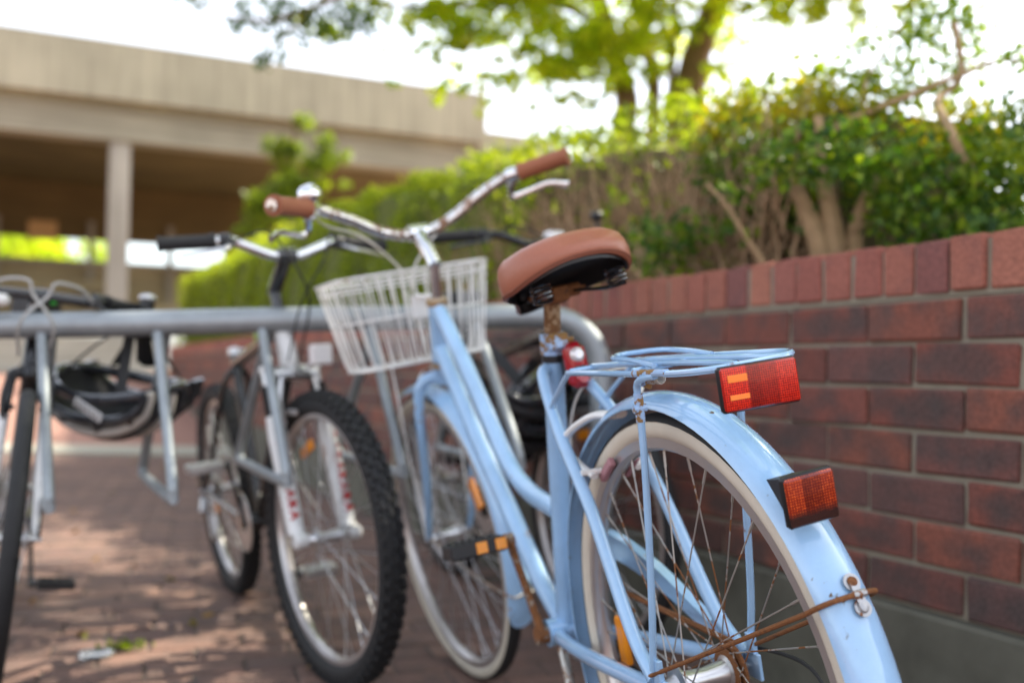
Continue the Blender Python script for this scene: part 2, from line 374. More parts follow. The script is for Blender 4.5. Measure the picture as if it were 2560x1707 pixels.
M_leaf_gold = leaf_mat('golden_shrub_leaf', [(.16, .19, .010), (.28, .27, .012), (.42, .34, .012)], .45)
M_bark = simple('brown_tree_bark', (.21, .14, .075), .9, var=.35, scale=12, bump=.8)
M_bark_l = simple('pale_shrub_bark', (.36, .24, .13), .85, var=.3, scale=30, bump=.5)
M_twig = simple('dry_brown_twig', (.36, .24, .14), .9, var=.4, scale=20)
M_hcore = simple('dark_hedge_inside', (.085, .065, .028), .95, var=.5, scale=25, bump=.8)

# ------------------------------------------------------------------ foliage
def leaf_mesh(name, pts, size, tone, mat, aspect=.55, flat=0.):
    """one four-cornered leaf per point, random attitude, per-leaf tone"""
    n = len(pts); P = np.asarray(pts, float)
    sz = np.full(n, size) if np.isscalar(size) else np.asarray(size); sz = sz * rng.uniform(.6, 1.25, n)
    d = rng.normal(size=(n, 3)); d[:, 2] = d[:, 2] * (1 - flat) - .25; d /= np.linalg.norm(d, axis=1)[:, None]
    q = rng.normal(size=(n, 3)); s = np.cross(d, q); s /= np.linalg.norm(s, axis=1)[:, None]; nn = np.cross(d, s)
    L_ = (sz / 2)[:, None]; W_ = (sz * aspect / 2)[:, None]
    V = np.stack([P - d * L_, P + s * W_ + nn * L_ * .18, P + d * L_, P - s * W_ + nn * L_ * .18], 1).reshape(-1, 3)
    me = bpy.data.meshes.new(name)
    me.vertices.add(4 * n); me.vertices.foreach_set('co', V.ravel().astype(np.float32))
    me.loops.add(4 * n); me.loops.foreach_set('vertex_index', np.arange(4 * n, dtype=np.int32))
    me.polygons.add(n); me.polygons.foreach_set('loop_start', np.arange(0, 4 * n, 4, dtype=np.int32)); me.polygons.foreach_set('loop_total', np.full(n, 4, np.int32))
    me.materials.append(mat); me.update()
    a = me.attributes.new('tone', 'FLOAT', 'POINT'); a.data.foreach_set('value', np.repeat(np.clip(tone, 0, 1), 4).astype(np.float32))
    return me
def clump(c, r, n, sq=(1, 1, 1)):
    v = rng.normal(size=(n, 3)); v /= np.linalg.norm(v, axis=1)[:, None]
    return np.array(c) + v * (rng.uniform(0, 1, n) ** .45)[:, None] * r * np.array(sq)

# ------------------------------------------------------------------ ground
g = MB(); g.add([(-250, -250, -.012), (250, -250, -.012), (250, 250, -.012), (-250, 250, -.012)], [(0, 1, 2, 3)])
ground = tag(g.obj('ground', M_groundfar), kind='structure')
# wall line
TH = .4463; W0 = Vector((.866, 1.8, 0)); WD = Vector((-math.sin(TH), math.cos(TH), 0)); WN = Vector((math.cos(TH), math.sin(TH), 0))  # WN points away from the street
def wp(s, off, z): return W0 + WD * s + WN * off + Vector((0, 0, z))
# brick paving near the racks
pav = MB(); pd = Vector((.955, .297, 0)); pn = Vector((-.297, .955, 0))
pav.add([(-9, .2, -.006), (3.4, .2, -.006), (3.4, 8.2, -.006), (-9, 8.2, -.006)], [(0, 1, 2, 3)])
paving = tag(pav.obj('brick_paving', M_grout), kind='structure')
PW, PH = .23, .115
pb = MB(); pb.box((0, 0, 0), (PW - .007, PH - .007, .03), bev=.004)
pav_me = pb.mesh('paver', M_paver, smooth=False)
Fpx = 35 / 36
def in_view(p, mx=.53, my=.36):
    d = p - Vector((0, 0, EYE)); z = d.dot(f_)
    return z > .2 and abs(d.dot(r2) / z) < mx and abs(d.dot(u2) / z) < my
cells = []
for j in range(-20, 80):
    for i in range(-60, 40):
        c = pd * ((i + (.5 if j % 2 else 0)) * PW) + pn * (j * PH)
        if not (-8.8 < c.x < 3.3 and .3 < c.y < 8.1): continue
        if (c - W0).dot(WN) > -.06: continue
        cells.append(c)
cells.sort(key=lambda c: (0 if in_view(c) else 1, c.length))
ang = math.atan2(pd.y, pd.x)
many = MB(); tones = []
bv, bf = pb.v, pb.f
V0 = np.concatenate(pb.v)
for k, c in enumerate(cells):
    tilt = (random.gauss(0, .006), random.gauss(0, .006)); dz = -.0165 + random.gauss(0, .0012)
    mt_ = Matrix.Translation(c + Vector((0, 0, dz))) @ Matrix.Rotation(ang + random.gauss(0, .006), 4, 'Z') @ Matrix.Rotation(tilt[0], 4, 'X') @ Matrix.Rotation(tilt[1], 4, 'Y')
    if k < 300 and in_view(c):
        link('paver', pav_me, paving, mt_)
    else:
        V = V0 @ np.array(mt_.to_3x3()).T + np.array(mt_.translation)
        many.add(V, pb.f); tones += [random.random()] * len(V0)
me = many.mesh('paver_field', M_paver, smooth=False)
a_ = me.attributes.new('tone', 'FLOAT', 'POINT'); a_.data.foreach_set('value', np.array(tones, np.float32))
tag(link('paver_field', me, paving), kind='stuff')
# pale concrete edging strip, then the bank that climbs to the building
k_ = MB(); k_.box((-2.2, 8.52, -.02), (13.5, .62, .09), bev=.01)
tag(k_.obj('kerb', M_kerb), kind='structure')
bk = MB()
bk.add([(-30, 8.84, .0), (3.2, 8.84, 0), (3.2, 14.2, .62), (-30, 14.2, .62), (-30, 40, .64), (30, 40, .64), (30, 14.2, .62)], [(0, 1, 2, 3), (3, 2, 6, 5, 4)])
tag(bk.obj('brick_slope', brick_mat('warm_sloped_brick', [(.36, .20, .15), (.32, .17, .13), (.40, .24, .18)], (.24, .14, .12), flash=.3)), kind='structure')
# small weed tuft and a discarded clear lid in the foreground paving
tf = rng.normal(size=(70, 3)) * (.032, .02, .004) + np.array((-.97, 2.55, .012))
tag(link('weed_tuft', leaf_mesh('weed_tuft', tf, .026, rng.uniform(.0, .4, 70), M_leaf_hedge, .3)), 'small green weed tuft growing between pavers beside a flattened clear lid', 'weed')
ld = MB(); ld.lathe([(0, .004), (.030, .004), (.033, .009), (.040, .009), (.042, .002), (.038, .0005)], (-1.02, 2.49, 0), seg=28)
tag(ld.obj('plastic_lid', simple('scuffed_clear_plastic', (.14, .135, .13), .5, trans=.75)), 'flattened round clear plastic lid lying on the pavers by the weed tuft', 'lid')

lt = np.stack([rng.uniform(-4, .5, 130), rng.uniform(1.8, 8, 130), np.full(130, .006)], 1)
lt = lt[((lt[:, :2] - np.array(W0)[:2]) @ np.array(WN)[:2]) < -.1]
tag(link('leaf_litter', leaf_mesh('leaf_litter', lt, .04, rng.uniform(0, 1, len(lt)), leaf_mat('dry_fallen_leaf', [(.16, .08, .03), (.28, .16, .05), (.20, .20, .04)], .1), .5, 1.)), kind='stuff')
# ------------------------------------------------------------------ brick wall
wall = tag(empty('brick_wall'), 'dark red clinker brick garden wall with upright coping on a concrete footing', 'wall')
ZB, CH, ZC, ZT = .268, .086, .870, .981
Smax, Smin, TK = 12.3, -1.6, .23
Mw = Matrix(((WD.x, WN.x, 0, W0.x), (WD.y, WN.y, 0, W0.y), (0, 0, 1, 0), (0, 0, 0, 1)))   # local: x along, y into wall, z up
co = MB(); L_ = Smax - Smin; xm = (Smax + Smin) / 2
co.box((xm, TK / 2, (ZB + ZC) / 2 - .003), (L_ - .012, TK - .014, ZC - ZB)); co.box((xm, TK / 2, (ZC + ZT) / 2 - .006), (L_ - .012, TK - .012, ZT - ZC - .01))
co.obj('mortar', M_mortar, wall, Mw)
ft = MB(); ft.box((xm, TK / 2 - .004, ZB / 2 - .04), (L_ + .04, TK + .03, ZB + .07), bev=.006); ft.obj('concrete_footing', M_footing, wall, Mw)
sb = MB(); sb.box((0, 0, 0), (.2305, .10, .0775), bev=.0045); st_me = sb.mesh('stretcher_brick', M_brick, smooth=False)
cb = MB(); cb.box((0, 0, 0), (.0755, TK, ZT - ZC - .008), bev=.004); cp_me = cb.mesh('coping_brick', M_coping, smooth=False)
def chipped(src, nm, mat, n, amt):
    out = []; V = np.concatenate(src.v)
    for q in range(n):
        b = MB(); W_ = V + rng.normal(0, amt, V.shape) * (1, .6, 1)
        c = rng.integers(0, len(V), 2); W_[c] *= .965
        b.add(W_, src.f); out.append(b.mesh(nm, mat, smooth=False))
    return out
VAR = (chipped(cb, 'coping_brick', M_coping, 7, .0009), chipped(sb, 'stretcher_brick', M_brick, 9, .0012))
bl = []
n0 = int(math.floor(Smin / .085)) + 1
for i in range(n0, int(Smax / .085)):
    s = i * .085 + .045
    bl.append((0, s, TK / 2, (ZC + ZT) / 2 + .004))
for j in range(7):
    z = ZC - CH * (j + .5) - .002; off = .058 + (.119 if j % 2 else 0)
    for i in range(-8, 55):
        s = off + i * .238 + .119
        if s - .115 < Smin or s + .115 > Smax: continue
        bl.append((1, s, .05, z))
def vis(b):
    p = wp(b[1], 0, b[3]); return (0 if in_view(p, .53, .36) else 1, b[1])
bl.sort(key=vis)
mstuff = [MB(), MB()]; mt_t = [[], []]; V2 = [np.concatenate(cb.v), np.concatenate(sb.v)]; F2 = [cb.f, sb.f]
for k, (kind, s, y, z) in enumerate(bl):
    mt_ = Matrix.Translation((s + random.gauss(0, .0012), y + random.gauss(0, .0018) - .001, z + random.gauss(0, .001))) @ Matrix.Rotation(random.gauss(0, .006), 4, 'Y') @ Matrix.Rotation(random.gauss(0, .008), 4, 'Z')
    if k < 300: link('brick', random.choice(VAR[kind]), wall, Mw @ mt_)
    else:
        V = V2[kind] @ np.array(mt_.to_3x3()).T + np.array(mt_.translation)
        mstuff[kind].add(V, F2[kind]); mt_t[kind] += [random.random()] * len(V)
for kind, nm in ((0, 'coping_bricks'), (1, 'wall_bricks')):
    me = mstuff[kind].mesh(nm, (M_coping, M_brick)[kind], smooth=False); a_ = me.attributes.new('tone', 'FLOAT', 'POINT'); a_.data.foreach_set('value', np.array(mt_t[kind], np.float32))
    tag(link(nm, me, wall, Mw), kind='stuff')
# planting bed behind the wall
sb_ = MB(); sb_.box((xm, TK + 2.6, .40), (L_ + 1.5, 5.2, .86)); so_ = sb_.obj('planting_bed', M_soil, None, Mw); tag(so_, kind='structure')

# ------------------------------------------------------------------ clipped hedge
hedge = tag(empty('clipped_hedge'), 'long clipped bright green hedge above the brick wall, bare brown twigs at its near end', 'hedge')
HS = np.array([.9, 2.7, 5.4, 9, 13.6]); HZ = np.array([1.58, 1.72, 1.86, 1.93, 1.97])
def hz(s): return np.interp(s, HS, HZ)
Mwn = np.array(Mw.to_3x3()); Mwt = np.array(Mw.translation)
def W(P): return np.asarray(P) @ Mwn.T + Mwt
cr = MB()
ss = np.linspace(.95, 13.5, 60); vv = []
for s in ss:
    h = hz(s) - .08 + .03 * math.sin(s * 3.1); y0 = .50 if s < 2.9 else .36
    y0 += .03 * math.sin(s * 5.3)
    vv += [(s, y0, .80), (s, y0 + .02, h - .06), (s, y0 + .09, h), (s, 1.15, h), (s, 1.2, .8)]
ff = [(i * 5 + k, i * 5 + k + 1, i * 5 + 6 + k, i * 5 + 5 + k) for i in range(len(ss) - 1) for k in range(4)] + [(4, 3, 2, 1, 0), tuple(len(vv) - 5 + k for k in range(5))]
cr.add(W(vv), ff); cr.obj('blocking_core', M_hcore, hedge)  # solid core put inside the leaves to block light
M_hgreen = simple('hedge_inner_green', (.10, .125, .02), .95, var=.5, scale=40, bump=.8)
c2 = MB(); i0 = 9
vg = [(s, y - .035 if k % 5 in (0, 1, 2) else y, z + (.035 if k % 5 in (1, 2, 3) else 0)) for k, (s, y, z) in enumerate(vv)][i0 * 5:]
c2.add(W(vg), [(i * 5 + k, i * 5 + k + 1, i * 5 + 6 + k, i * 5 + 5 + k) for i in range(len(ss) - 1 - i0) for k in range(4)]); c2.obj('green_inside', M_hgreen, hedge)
def hedge_pts(n, s0, s1):
    u = rng.uniform(0, 1, n); s = s0 + (s1 - s0) * rng.uniform(0, 1, n)
    z0 = .82; top = hz(s); face = rng.uniform(0, 1, n) < .62
    y = np.where(face, .30 + rng.exponential(.05, n), .32 + rng.uniform(0, .85, n)); z = np.where(face, z0 + (top - z0) * u, top - rng.exponential(.04, n) + .02)
    y = y + .04 * np.sin(s * 7 + z * 9) + .03 * np.sin(s * 17)
    z = z + np.where(face, 0, .03 * np.sin(s * 8) + rng.normal(0, .015, n))
    return np.stack([s, y, z], 1), face
p1, fa = hedge_pts(46000, 2.6, 13.7)
# gaps in cover where the brown inside shows
keep = (np.sin(p1[:, 0] * 6.1 + 1) * np.sin(p1[:, 2] * 14 + p1[:, 0] * 3) + rng.normal(0, .5, len(p1)) > -.75) | ~fa | (p1[:, 0] > 4.5)
p1 = p1[keep]; fa = fa[keep]
t1 = np.where(fa, .35, .75) + rng.normal(0, .2, len(p1)) + .25 * (p1[:, 2] - 1.4)  # lighter tones put the sunlit hedge top into the leaf colour
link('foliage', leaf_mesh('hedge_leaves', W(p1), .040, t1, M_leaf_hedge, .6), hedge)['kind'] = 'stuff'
p2, fa2 = hedge_pts(5200, .95, 2.7)
dens = np.where(fa2, .14 + .22 * (np.sin(p2[:, 0] * 7 + 2) * np.sin(p2[:, 2] * 11) > .35) + .5 * (p2[:, 2] < 1.02), 1.)
kp = rng.uniform(0, 1, len(p2)) < dens; p2 = p2[kp]; fa2 = fa2[kp]
t2 = np.where(fa2, .25, .55) + rng.normal(0, .2, len(p2))  # bright top again painted by leaf tone
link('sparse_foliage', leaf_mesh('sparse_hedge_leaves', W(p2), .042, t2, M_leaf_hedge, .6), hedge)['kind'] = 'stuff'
tw = MB()
for k in range(1000):
    s = random.uniform(.9, 3.6); z = random.uniform(.82, 1.2); y = random.uniform(.30, .52)
    a = random.gauss(.15, .75); l = random.uniform(.18, .55); pts = [(s, y, z)]
    for q in range(4):
        a += random.gauss(0, .18); s += math.sin(a) * l / 4; z += math.cos(a) * l / 4; y = min(max(y + random.gauss(-.01, .02), .28), .55)
        if z > hz(s) - .03: break
        pts.append((s, y, z))
    if len(pts) > 2: tw.tube(W(pts), np.linspace(random.choice((.0025, .003, .004, .007)), .0014, len(pts)), seg=4, cap=False)
tag(tw.obj('twigs', M_twig, hedge), kind='stuff')
br = MB()
for (s, z0, s1, z1, r) in ((1.72, .88, 2.15, 1.38, .014), (1.35, .9, 2.1, 1.45, .012), (1.2, .88, 1.7, 1.3, .010), (2.2, .86, 2.5, 1.3, .011), (2.55, .86, 2.9, 1.35, .010)):
    br.tube(smooth_path([W([(s, .33, z0)])[0], W([((s + s1) / 2 + .05, .30, (z0 + z1) / 2 - .03)])[0], W([(s1, .38, z1)])[0]], 6), np.linspace(r, r * .5, 13), seg=6)
br.obj('branches', M_bark_l, hedge)

# ------------------------------------------------------------------ trees and shrubs
def crown(name, clumps, per, size, mat, parent, aspect=.6, tone=(.5, .25), sq=(1, 1, .8)):
    P = []; T = []
    for (x, y, z, r) in clumps:
        n = max(8, int(per * (r / .3) ** 2)); P.append(clump((x, y, z), r, n, sq)); T.append(rng.normal(tone[0] + rng.normal(0, .12), tone[1], n))
    o = link(name, leaf_mesh(name, np.concatenate(P), size, np.concatenate(T), mat, aspect), parent); o['kind'] = 'stuff'
    return o
TREE = [(-0.8, 8.0, 3.65, 0.25), (-0.52, 8.2, 3.54, 0.22), (-0.62, 8.0, 3.87, 0.36), (-0.24, 8.5, 3.77, 0.29), (-0.02, 8.4, 3.47, 0.25), (-0.38, 8.3, 3.28, 0.12), (-0.66, 8.1, 3.26, 0.1), (0.17, 8.8, 3.92, 0.36), (0.4, 8.6, 3.5, 0.3), (0.25, 8.5, 3.24, 0.14), (0.58, 8.5, 3.7, 0.36), (0.56, 8.7, 3.38, 0.22), (0.92, 8.8, 3.61, 0.22), (0.29, 8.5, 3.03, 0.09), (0.63, 8.6, 3.16, 0.11), (-1.09, 7.8, 3.61, 0.22), (-1.23, 7.6, 3.46, 0.14), (-1.43, 7.6, 3.6, 0.22), (0.98, 8.7, 3.85, 0.22), (1.32, 9.2, 3.83, 0.18), (1.24, 9.2, 4.12, 0.22), (1.48, 9.2, 3.96, 0.25), (1.81, 9.0, 3.97, 0.18), (1.89, 9.0, 4.21, 0.29), (2.23, 8.8, 4.18, 0.25), (2.53, 8.6, 4.14, 0.25), (2.91, 8.5, 4.15, 0.25), (0.42, 8.3, 3.81, 0.36), (-0.02, 8.3, 3.96, 0.36), (-0.32, 8.6, 3.21, 0.09), (-0.17, 8.2, 3.81, 0.29), (2.05, 9.0, 4.09, 0.12), (0.78, 8.6, 3.28, 0.16), (0.67, 8.6, 3.52, 0.25), (0.14, 8.8, 3.76, 0.29), (-0.83, 8.0, 3.38, 0.09), (-0.37, 9.0, 3.22, 0.07), (-0.45, 9.0, 3.26, 0.07), (2.2, 9.0, 4.05, 0.25), (2.6, 8.8, 4.1, 0.25), (3.0, 8.6, 4.1, 0.25), (3.5, 8.6, 4.15, 0.3), (1.1, 8.9, 3.9, 0.35), (0.8, 8.8, 3.6, 0.35), (1.5, 9.1, 3.9, 0.3)]
DARK = [ (-1.84,5.50,2.77,0.10),(-1.74,5.50,2.76,0.09),(-1.55,5.60,2.66,0.10),(-1.45,5.60,2.73,0.12),(-1.35,5.60,2.64,0.10),(-1.39,5.60,2.54,0.10),(-1.25,5.70,2.70,0.13),(-1.30,5.60,2.76,0.12),(-1.12,5.70,2.67,0.14),(-1.02,5.70,2.72,0.13),(-1.17,5.70,2.80,0.14),(-1.44,5.60,2.46,0.08),(-1.33,5.60,2.49,0.07),(-0.93,5.80,2.71,0.13),(-0.99,5.80,2.84,0.14),(-0.85,5.90,2.82,0.13),(-1.57,5.60,2.76,0.08),(-1.22,5.70,2.60,0.06) ]
SHRUB = [ (0.62,3.00,1.32,0.10),(0.68,3.00,1.41,0.12),(0.76,3.00,1.35,0.13),(0.69,3.00,1.24,0.11),(0.82,2.90,1.28,0.13),(0.76,2.90,1.20,0.09),(0.84,2.80,1.16,0.08),(0.89,2.90,1.36,0.14),(0.95,2.80,1.26,0.13),(1.00,2.80,1.37,0.13),(1.03,2.70,1.24,0.13),(0.98,2.60,1.13,0.09),(1.06,2.60,1.29,0.12),(1.04,2.50,1.15,0.12),(1.12,2.50,1.21,0.12),(1.07,2.40,1.08,0.10),(1.19,2.50,1.29,0.12),(1.16,2.40,1.14,0.12),(1.21,2.40,1.21,0.12),(1.28,2.50,1.34,0.10),(1.07,2.30,1.04,0.06),(0.99,2.50,1.05,0.05),(1.16,2.30,1.07,0.08),(0.60,3.10,1.40,0.09),(0.55,3.00,1.16,0.08),(0.50,3.00,1.11,0.09),(0.42,3.00,1.07,0.09),(0.41,3.10,1.16,0.08),(0.61,2.90,1.13,0.06),(1.23,2.30,1.17,0.20),(1.36,2.50,1.36,0.20) ]
GOLD = [ (0.64,3.10,1.52,0.07),(0.71,3.10,1.55,0.08),(0.75,3.05,1.47,0.09),(0.82,3.00,1.47,0.08),(0.90,3.00,1.52,0.11),(0.93,2.95,1.46,0.12),(0.92,3.00,1.59,0.06),(0.98,2.90,1.40,0.08),(1.21,2.70,1.40,0.08),(1.15,2.70,1.35,0.07),(1.27,2.70,1.41,0.07),(1.16,2.80,1.41,0.06),(0.82,3.10,1.56,0.06),(0.63,3.10,1.45,0.07),(1.06,2.90,1.49,0.08),(1.28,2.60,1.33,0.07) ]
AIRY = [ (1.03,3.00,1.71,0.07),(1.09,3.00,1.74,0.07),(1.16,3.00,1.70,0.08),(1.21,3.00,1.77,0.09),(1.28,3.00,1.78,0.10),(1.35,3.00,1.73,0.10),(1.30,2.95,1.63,0.08),(1.23,2.95,1.65,0.07),(1.17,2.95,1.61,0.08),(1.11,3.00,1.62,0.08),(1.04,3.00,1.61,0.07),(1.00,3.00,1.54,0.07),(1.12,2.90,1.53,0.07),(1.24,3.00,1.82,0.09),(1.37,3.00,1.81,0.08),(1.32,3.00,1.85,0.08),(1.41,3.00,1.78,0.07),(1.40,2.80,1.60,0.06),(1.43,2.80,1.63,0.06),(1.38,2.90,1.59,0.05),(1.24,2.90,1.54,0.07),(0.95,3.00,1.64,0.05),(1.35,2.90,1.66,0.05) ]
IVY = [ (-3.11,13.80,3.98,0.30),(-3.04,13.80,3.67,0.35),(-2.90,13.70,3.41,0.40),(-3.22,13.80,3.55,0.30),(-2.61,13.60,3.54,0.25),(-2.93,13.60,3.15,0.35),(-3.41,13.40,2.75,0.40),(-3.20,13.50,2.95,0.40),(-2.78,13.70,3.71,0.25),(-3.55,13.30,2.50,0.25),(-2.52,13.60,3.39,0.20) ]

tree = tag(empty('tree', loc=(1.4, 9.3, .8)), 'tall spreading tree with several brown stems and backlit yellow green leaves behind the hedge', 'tree')
tree_inv = Matrix.Translation((-1.4, -9.3, -.8))
tk = MB()
for pts, r0, r1 in (([(1.15, 9.35, .8), (1.08, 9.3, 2.2), (1.02, 9.3, 2.99), (1.05, 9.3, 3.3), (.89, 9.3, 3.86), (.70, 9.25, 4.4), (.3, 9.0, 5.4), (-.6, 8.4, 6.6)], .15, .06),
                    ([(1.3, 9.35, .8), (1.32, 9.3, 2.2), (1.30, 9.3, 3.0), (1.30, 9.3, 3.49), (1.21, 9.3, 3.9), (1.09, 9.3, 4.4), (1.0, 9.2, 5.6), (1.0, 8.8, 6.8)], .08, .05),
                    ([(1.6, 9.4, .8), (1.66, 9.3, 2.2), (1.64, 9.3, 3.0), (1.66, 9.3, 3.5), (1.76, 9.3, 3.87), (1.98, 9.25, 4.4), (2.6, 8.8, 5.4), (3.6, 8.0, 6.4)], .19, .09),
                    ([(1.42, 9.3, 2.6), (1.45, 9.3, 3.0), (1.48, 9.3, 3.62), (1.52, 9.3, 4.37), (1.7, 9.2, 5.6)], .05, .03),
                    ([(.95, 9.25, 3.8), (.5, 8.9, 4.0), (-.1, 8.5, 3.9), (-.7, 8.1, 3.7), (-1.2, 7.7, 3.6)], .045, .012),
                    ([(2.4, 8.9, 5.2), (3.4, 7.6, 5.6), (4.2, 6.2, 5.8), (4.8, 4.8, 5.7)], .08, .03),
                    ([(.4, 9.0, 5.3), (.6, 7.6, 5.7), (.9, 6.2, 5.8), (1.4, 4.8, 5.7)], .07, .03)):
    q = smooth_path(pts, 6); tk.tube(q, np.linspace(r0, r1, len(q)), seg=10)
tk.obj('trunk', M_bark, tree, tree_inv)
o = crown('crown', [(x + random.gauss(0, .22), y + random.gauss(0, .3), z + random.gauss(0, .16), r * random.uniform(.35, .7)) for x, y, z, r in TREE for _ in range(6)], 125, .105, M_leaf_tree, tree, tone=(.70, .26), sq=(1.2, 1.2, .6)); o.matrix_local = tree_inv
over = []
for k in range(330):
    x = random.uniform(-.6, 8.0); y = random.uniform(1.6, 9.5); z = random.uniform(4.7, 6.9)
    if x < 1.2 and random.random() < .45: continue
    # clumps left out of the upper crown so sun reaches paving, shrub and hedge
    if any(((Vector((x, y, z)) - Vector(h[:3])).cross(SUN)).length < h[3] for h in ((-2.9, 7.05, 0, .58), (-1.75, 4.3, 0, .48), (1.0, 2.9, 1.50, .58), (.4, 3.4, 1.65, .5), (-.3, 4.6, 1.85, .6), (1.3, 2.9, 1.8, .6))): continue
    over.append((x, y, z, random.uniform(.5, .75)))
o = crown('upper_crown', over, 125, .125, M_leaf_tree, tree, tone=(.5, .25)); o.matrix_local = tree_inv
# darker bough of a nearer tree reaching in from above
bough = tag(empty('overhanging_bough', loc=(-.4, 5.9, 4.6)), 'dark leafy bough hanging in above the concrete roof edge', 'tree bough')
binv = Matrix.Translation((.4, -5.9, -4.6))
tb = MB()
for pts, r0, r1 in (([(-.4, 5.9, 4.6), (-.6, 5.8, 3.3), (-.95, 5.75, 2.95), (-1.3, 5.62, 2.72), (-1.6, 5.6, 2.70), (-1.84, 5.5, 2.77)], .03, .004), ([(-1.1, 5.7, 2.85), (-1.3, 5.6, 2.62), (-1.42, 5.6, 2.46)], .012, .004)):
    q = smooth_path(pts, 6); tb.tube(q, np.linspace(r0, r1, len(q)), seg=6)
tb.obj('branch', M_bark, bough, binv)
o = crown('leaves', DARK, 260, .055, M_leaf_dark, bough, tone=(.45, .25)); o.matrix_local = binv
# shrub on the wall
shrub = tag(empty('garden_shrub', loc=(.95, 2.8, .85)), 'wild green and golden shrub with thick pale stems leaning over the wall coping', 'shrub')
sinv = Matrix.Translation((-.95, -2.8, -.85))
SHRUB += [(.66, 2.62, 1.27, .07), (.72, 2.60, 1.26, .08), (.78, 2.58, 1.25, .08), (.84, 2.58, 1.26, .08), (.90, 2.55, 1.25, .08), (.96, 2.55, 1.24, .08), (.80, 2.6, 1.33, .08), (.88, 2.6, 1.34, .08), (.72, 2.62, 1.34, .08), (.97, 2.55, 1.16, .06), (1.03, 2.5, 1.12, .07), (.6, 2.7, 1.22, .05)]
ts = MB()
for pts, r0, r1 in (([(.87, 2.75, .84), (.86, 2.75, 1.03), (.83, 2.75, 1.13), (.79, 2.78, 1.24), (.74, 2.8, 1.32)], .040, .014),
                    ([(.88, 2.76, .84), (.89, 2.75, 1.03), (.88, 2.75, 1.15), (.87, 2.78, 1.27), (.86, 2.8, 1.45)], .046, .012),
                    ([(.92, 2.75, .84), (.94, 2.75, 1.03), (.95, 2.75, 1.13), (.99, 2.75, 1.23), (1.06, 2.75, 1.30)], .032, .010),
                    ([(.80, 2.76, .84), (.72, 2.78, 1.0), (.66, 2.80, 1.10), (.61, 2.84, 1.20), (.56, 2.88, 1.27)], .012, .005),
                    ([(1.30, 2.5, .84), (1.25, 2.5, 1.07), (1.20, 2.5, 1.17), (1.14, 2.5, 1.26), (1.12, 2.55, 1.36), (1.2, 2.8, 1.5), (1.31, 2.9, 1.60), (1.29, 2.9, 1.76)], .016, .009),
                    ([(.86, 2.8, 1.38), (.96, 2.85, 1.45), (1.10, 2.85, 1.51), (1.27, 2.85, 1.58), (1.40, 2.85, 1.63), (1.50, 2.85, 1.62)], .012, .006),
                    ([(1.02, 2.9, 1.50), (1.05, 2.95, 1.6), (1.12, 3.0, 1.70), (1.2, 3.0, 1.82)], .007, .003)):
    q = smooth_path(pts, 6); ts.tube(q, np.linspace(r0, r1, len(q)), seg=8)
ts.obj('stems', M_bark_l, shrub, sinv)
o = crown('green_foliage', SHRUB, 900, .034, M_leaf_shrub, shrub, tone=(.5, .28)); o.matrix_local = sinv
o = crown('golden_foliage', [(x, y, z, r * 1.2) for x, y, z, r in GOLD], 1700, .028, M_leaf_gold, shrub, tone=(.5, .3)); o.matrix_local = sinv
o = crown('loose_top_foliage', AIRY, 950, .028, M_leaf_tree, shrub, tone=(.30, .28)); o.matrix_local = sinv
# dark greenery further back in the bed
BACK = []
for k in range(46):
    s = random.uniform(-.9, 1.5); off = random.uniform(.75, 1.6); z = random.uniform(.9, 1.22 + .20 * off)
    p = wp(s, off, z); BACK.append((p.x, p.y, p.z, random.uniform(.14, .2)))
bs = tag(empty('background_bush', loc=tuple(wp(.3, 1.2, .83))), 'dark dense green bush filling the bed behind the golden shrub', 'bush')
o = crown('bush_foliage', BACK, 420, .045, M_leaf_shrub, bs, tone=(.35, .25)); o.matrix_local = Matrix.Translation(-bs.location)

# ------------------------------------------------------------------ concrete building
bld = tag(empty('concrete_building'), 'long flat-roofed concrete building with deep fascia beam, one slim column and strip windows', 'building')
F0 = Vector((-7.2, 14, 0)); FD = Vector((.904, .428, 0)).normalized(); FN = Vector((-FD.y, FD.x, 0))
Mb = Matrix(((FD.x, FN.x, 0, F0.x), (FD.y, FN.y, 0, F0.y), (0, 0, 1, 0), (0, 0, 0, 1)))   # x along facade, y inwards, z up
def bobj(name, boxes, mat, bev=0.0, kind=None):
    b = MB()
    for c, s in boxes: b.box(c, s, bev=bev)
    o = b.obj(name, mat, bld, Mb, smooth=False)
    if kind: o['kind'] = kind
    return o
bobj('fascia', [((-3.3, .15, 5.10), (21.44, .30, .86))], M_conc)
bobj('beam', [((-2.0, .42, 4.37), (26, .40, .52))], M_conc_h)
bobj('roof_slab', [((-2.5, 4.6, 4.83), (23, 8.2, .36))], M_conc)
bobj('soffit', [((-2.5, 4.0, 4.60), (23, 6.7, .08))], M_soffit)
for s in (1.53, -5.2, 8.6): bobj('column', [((s, .42, 2.35), (.29, .30, 3.51))], M_column)
RW = 7.0
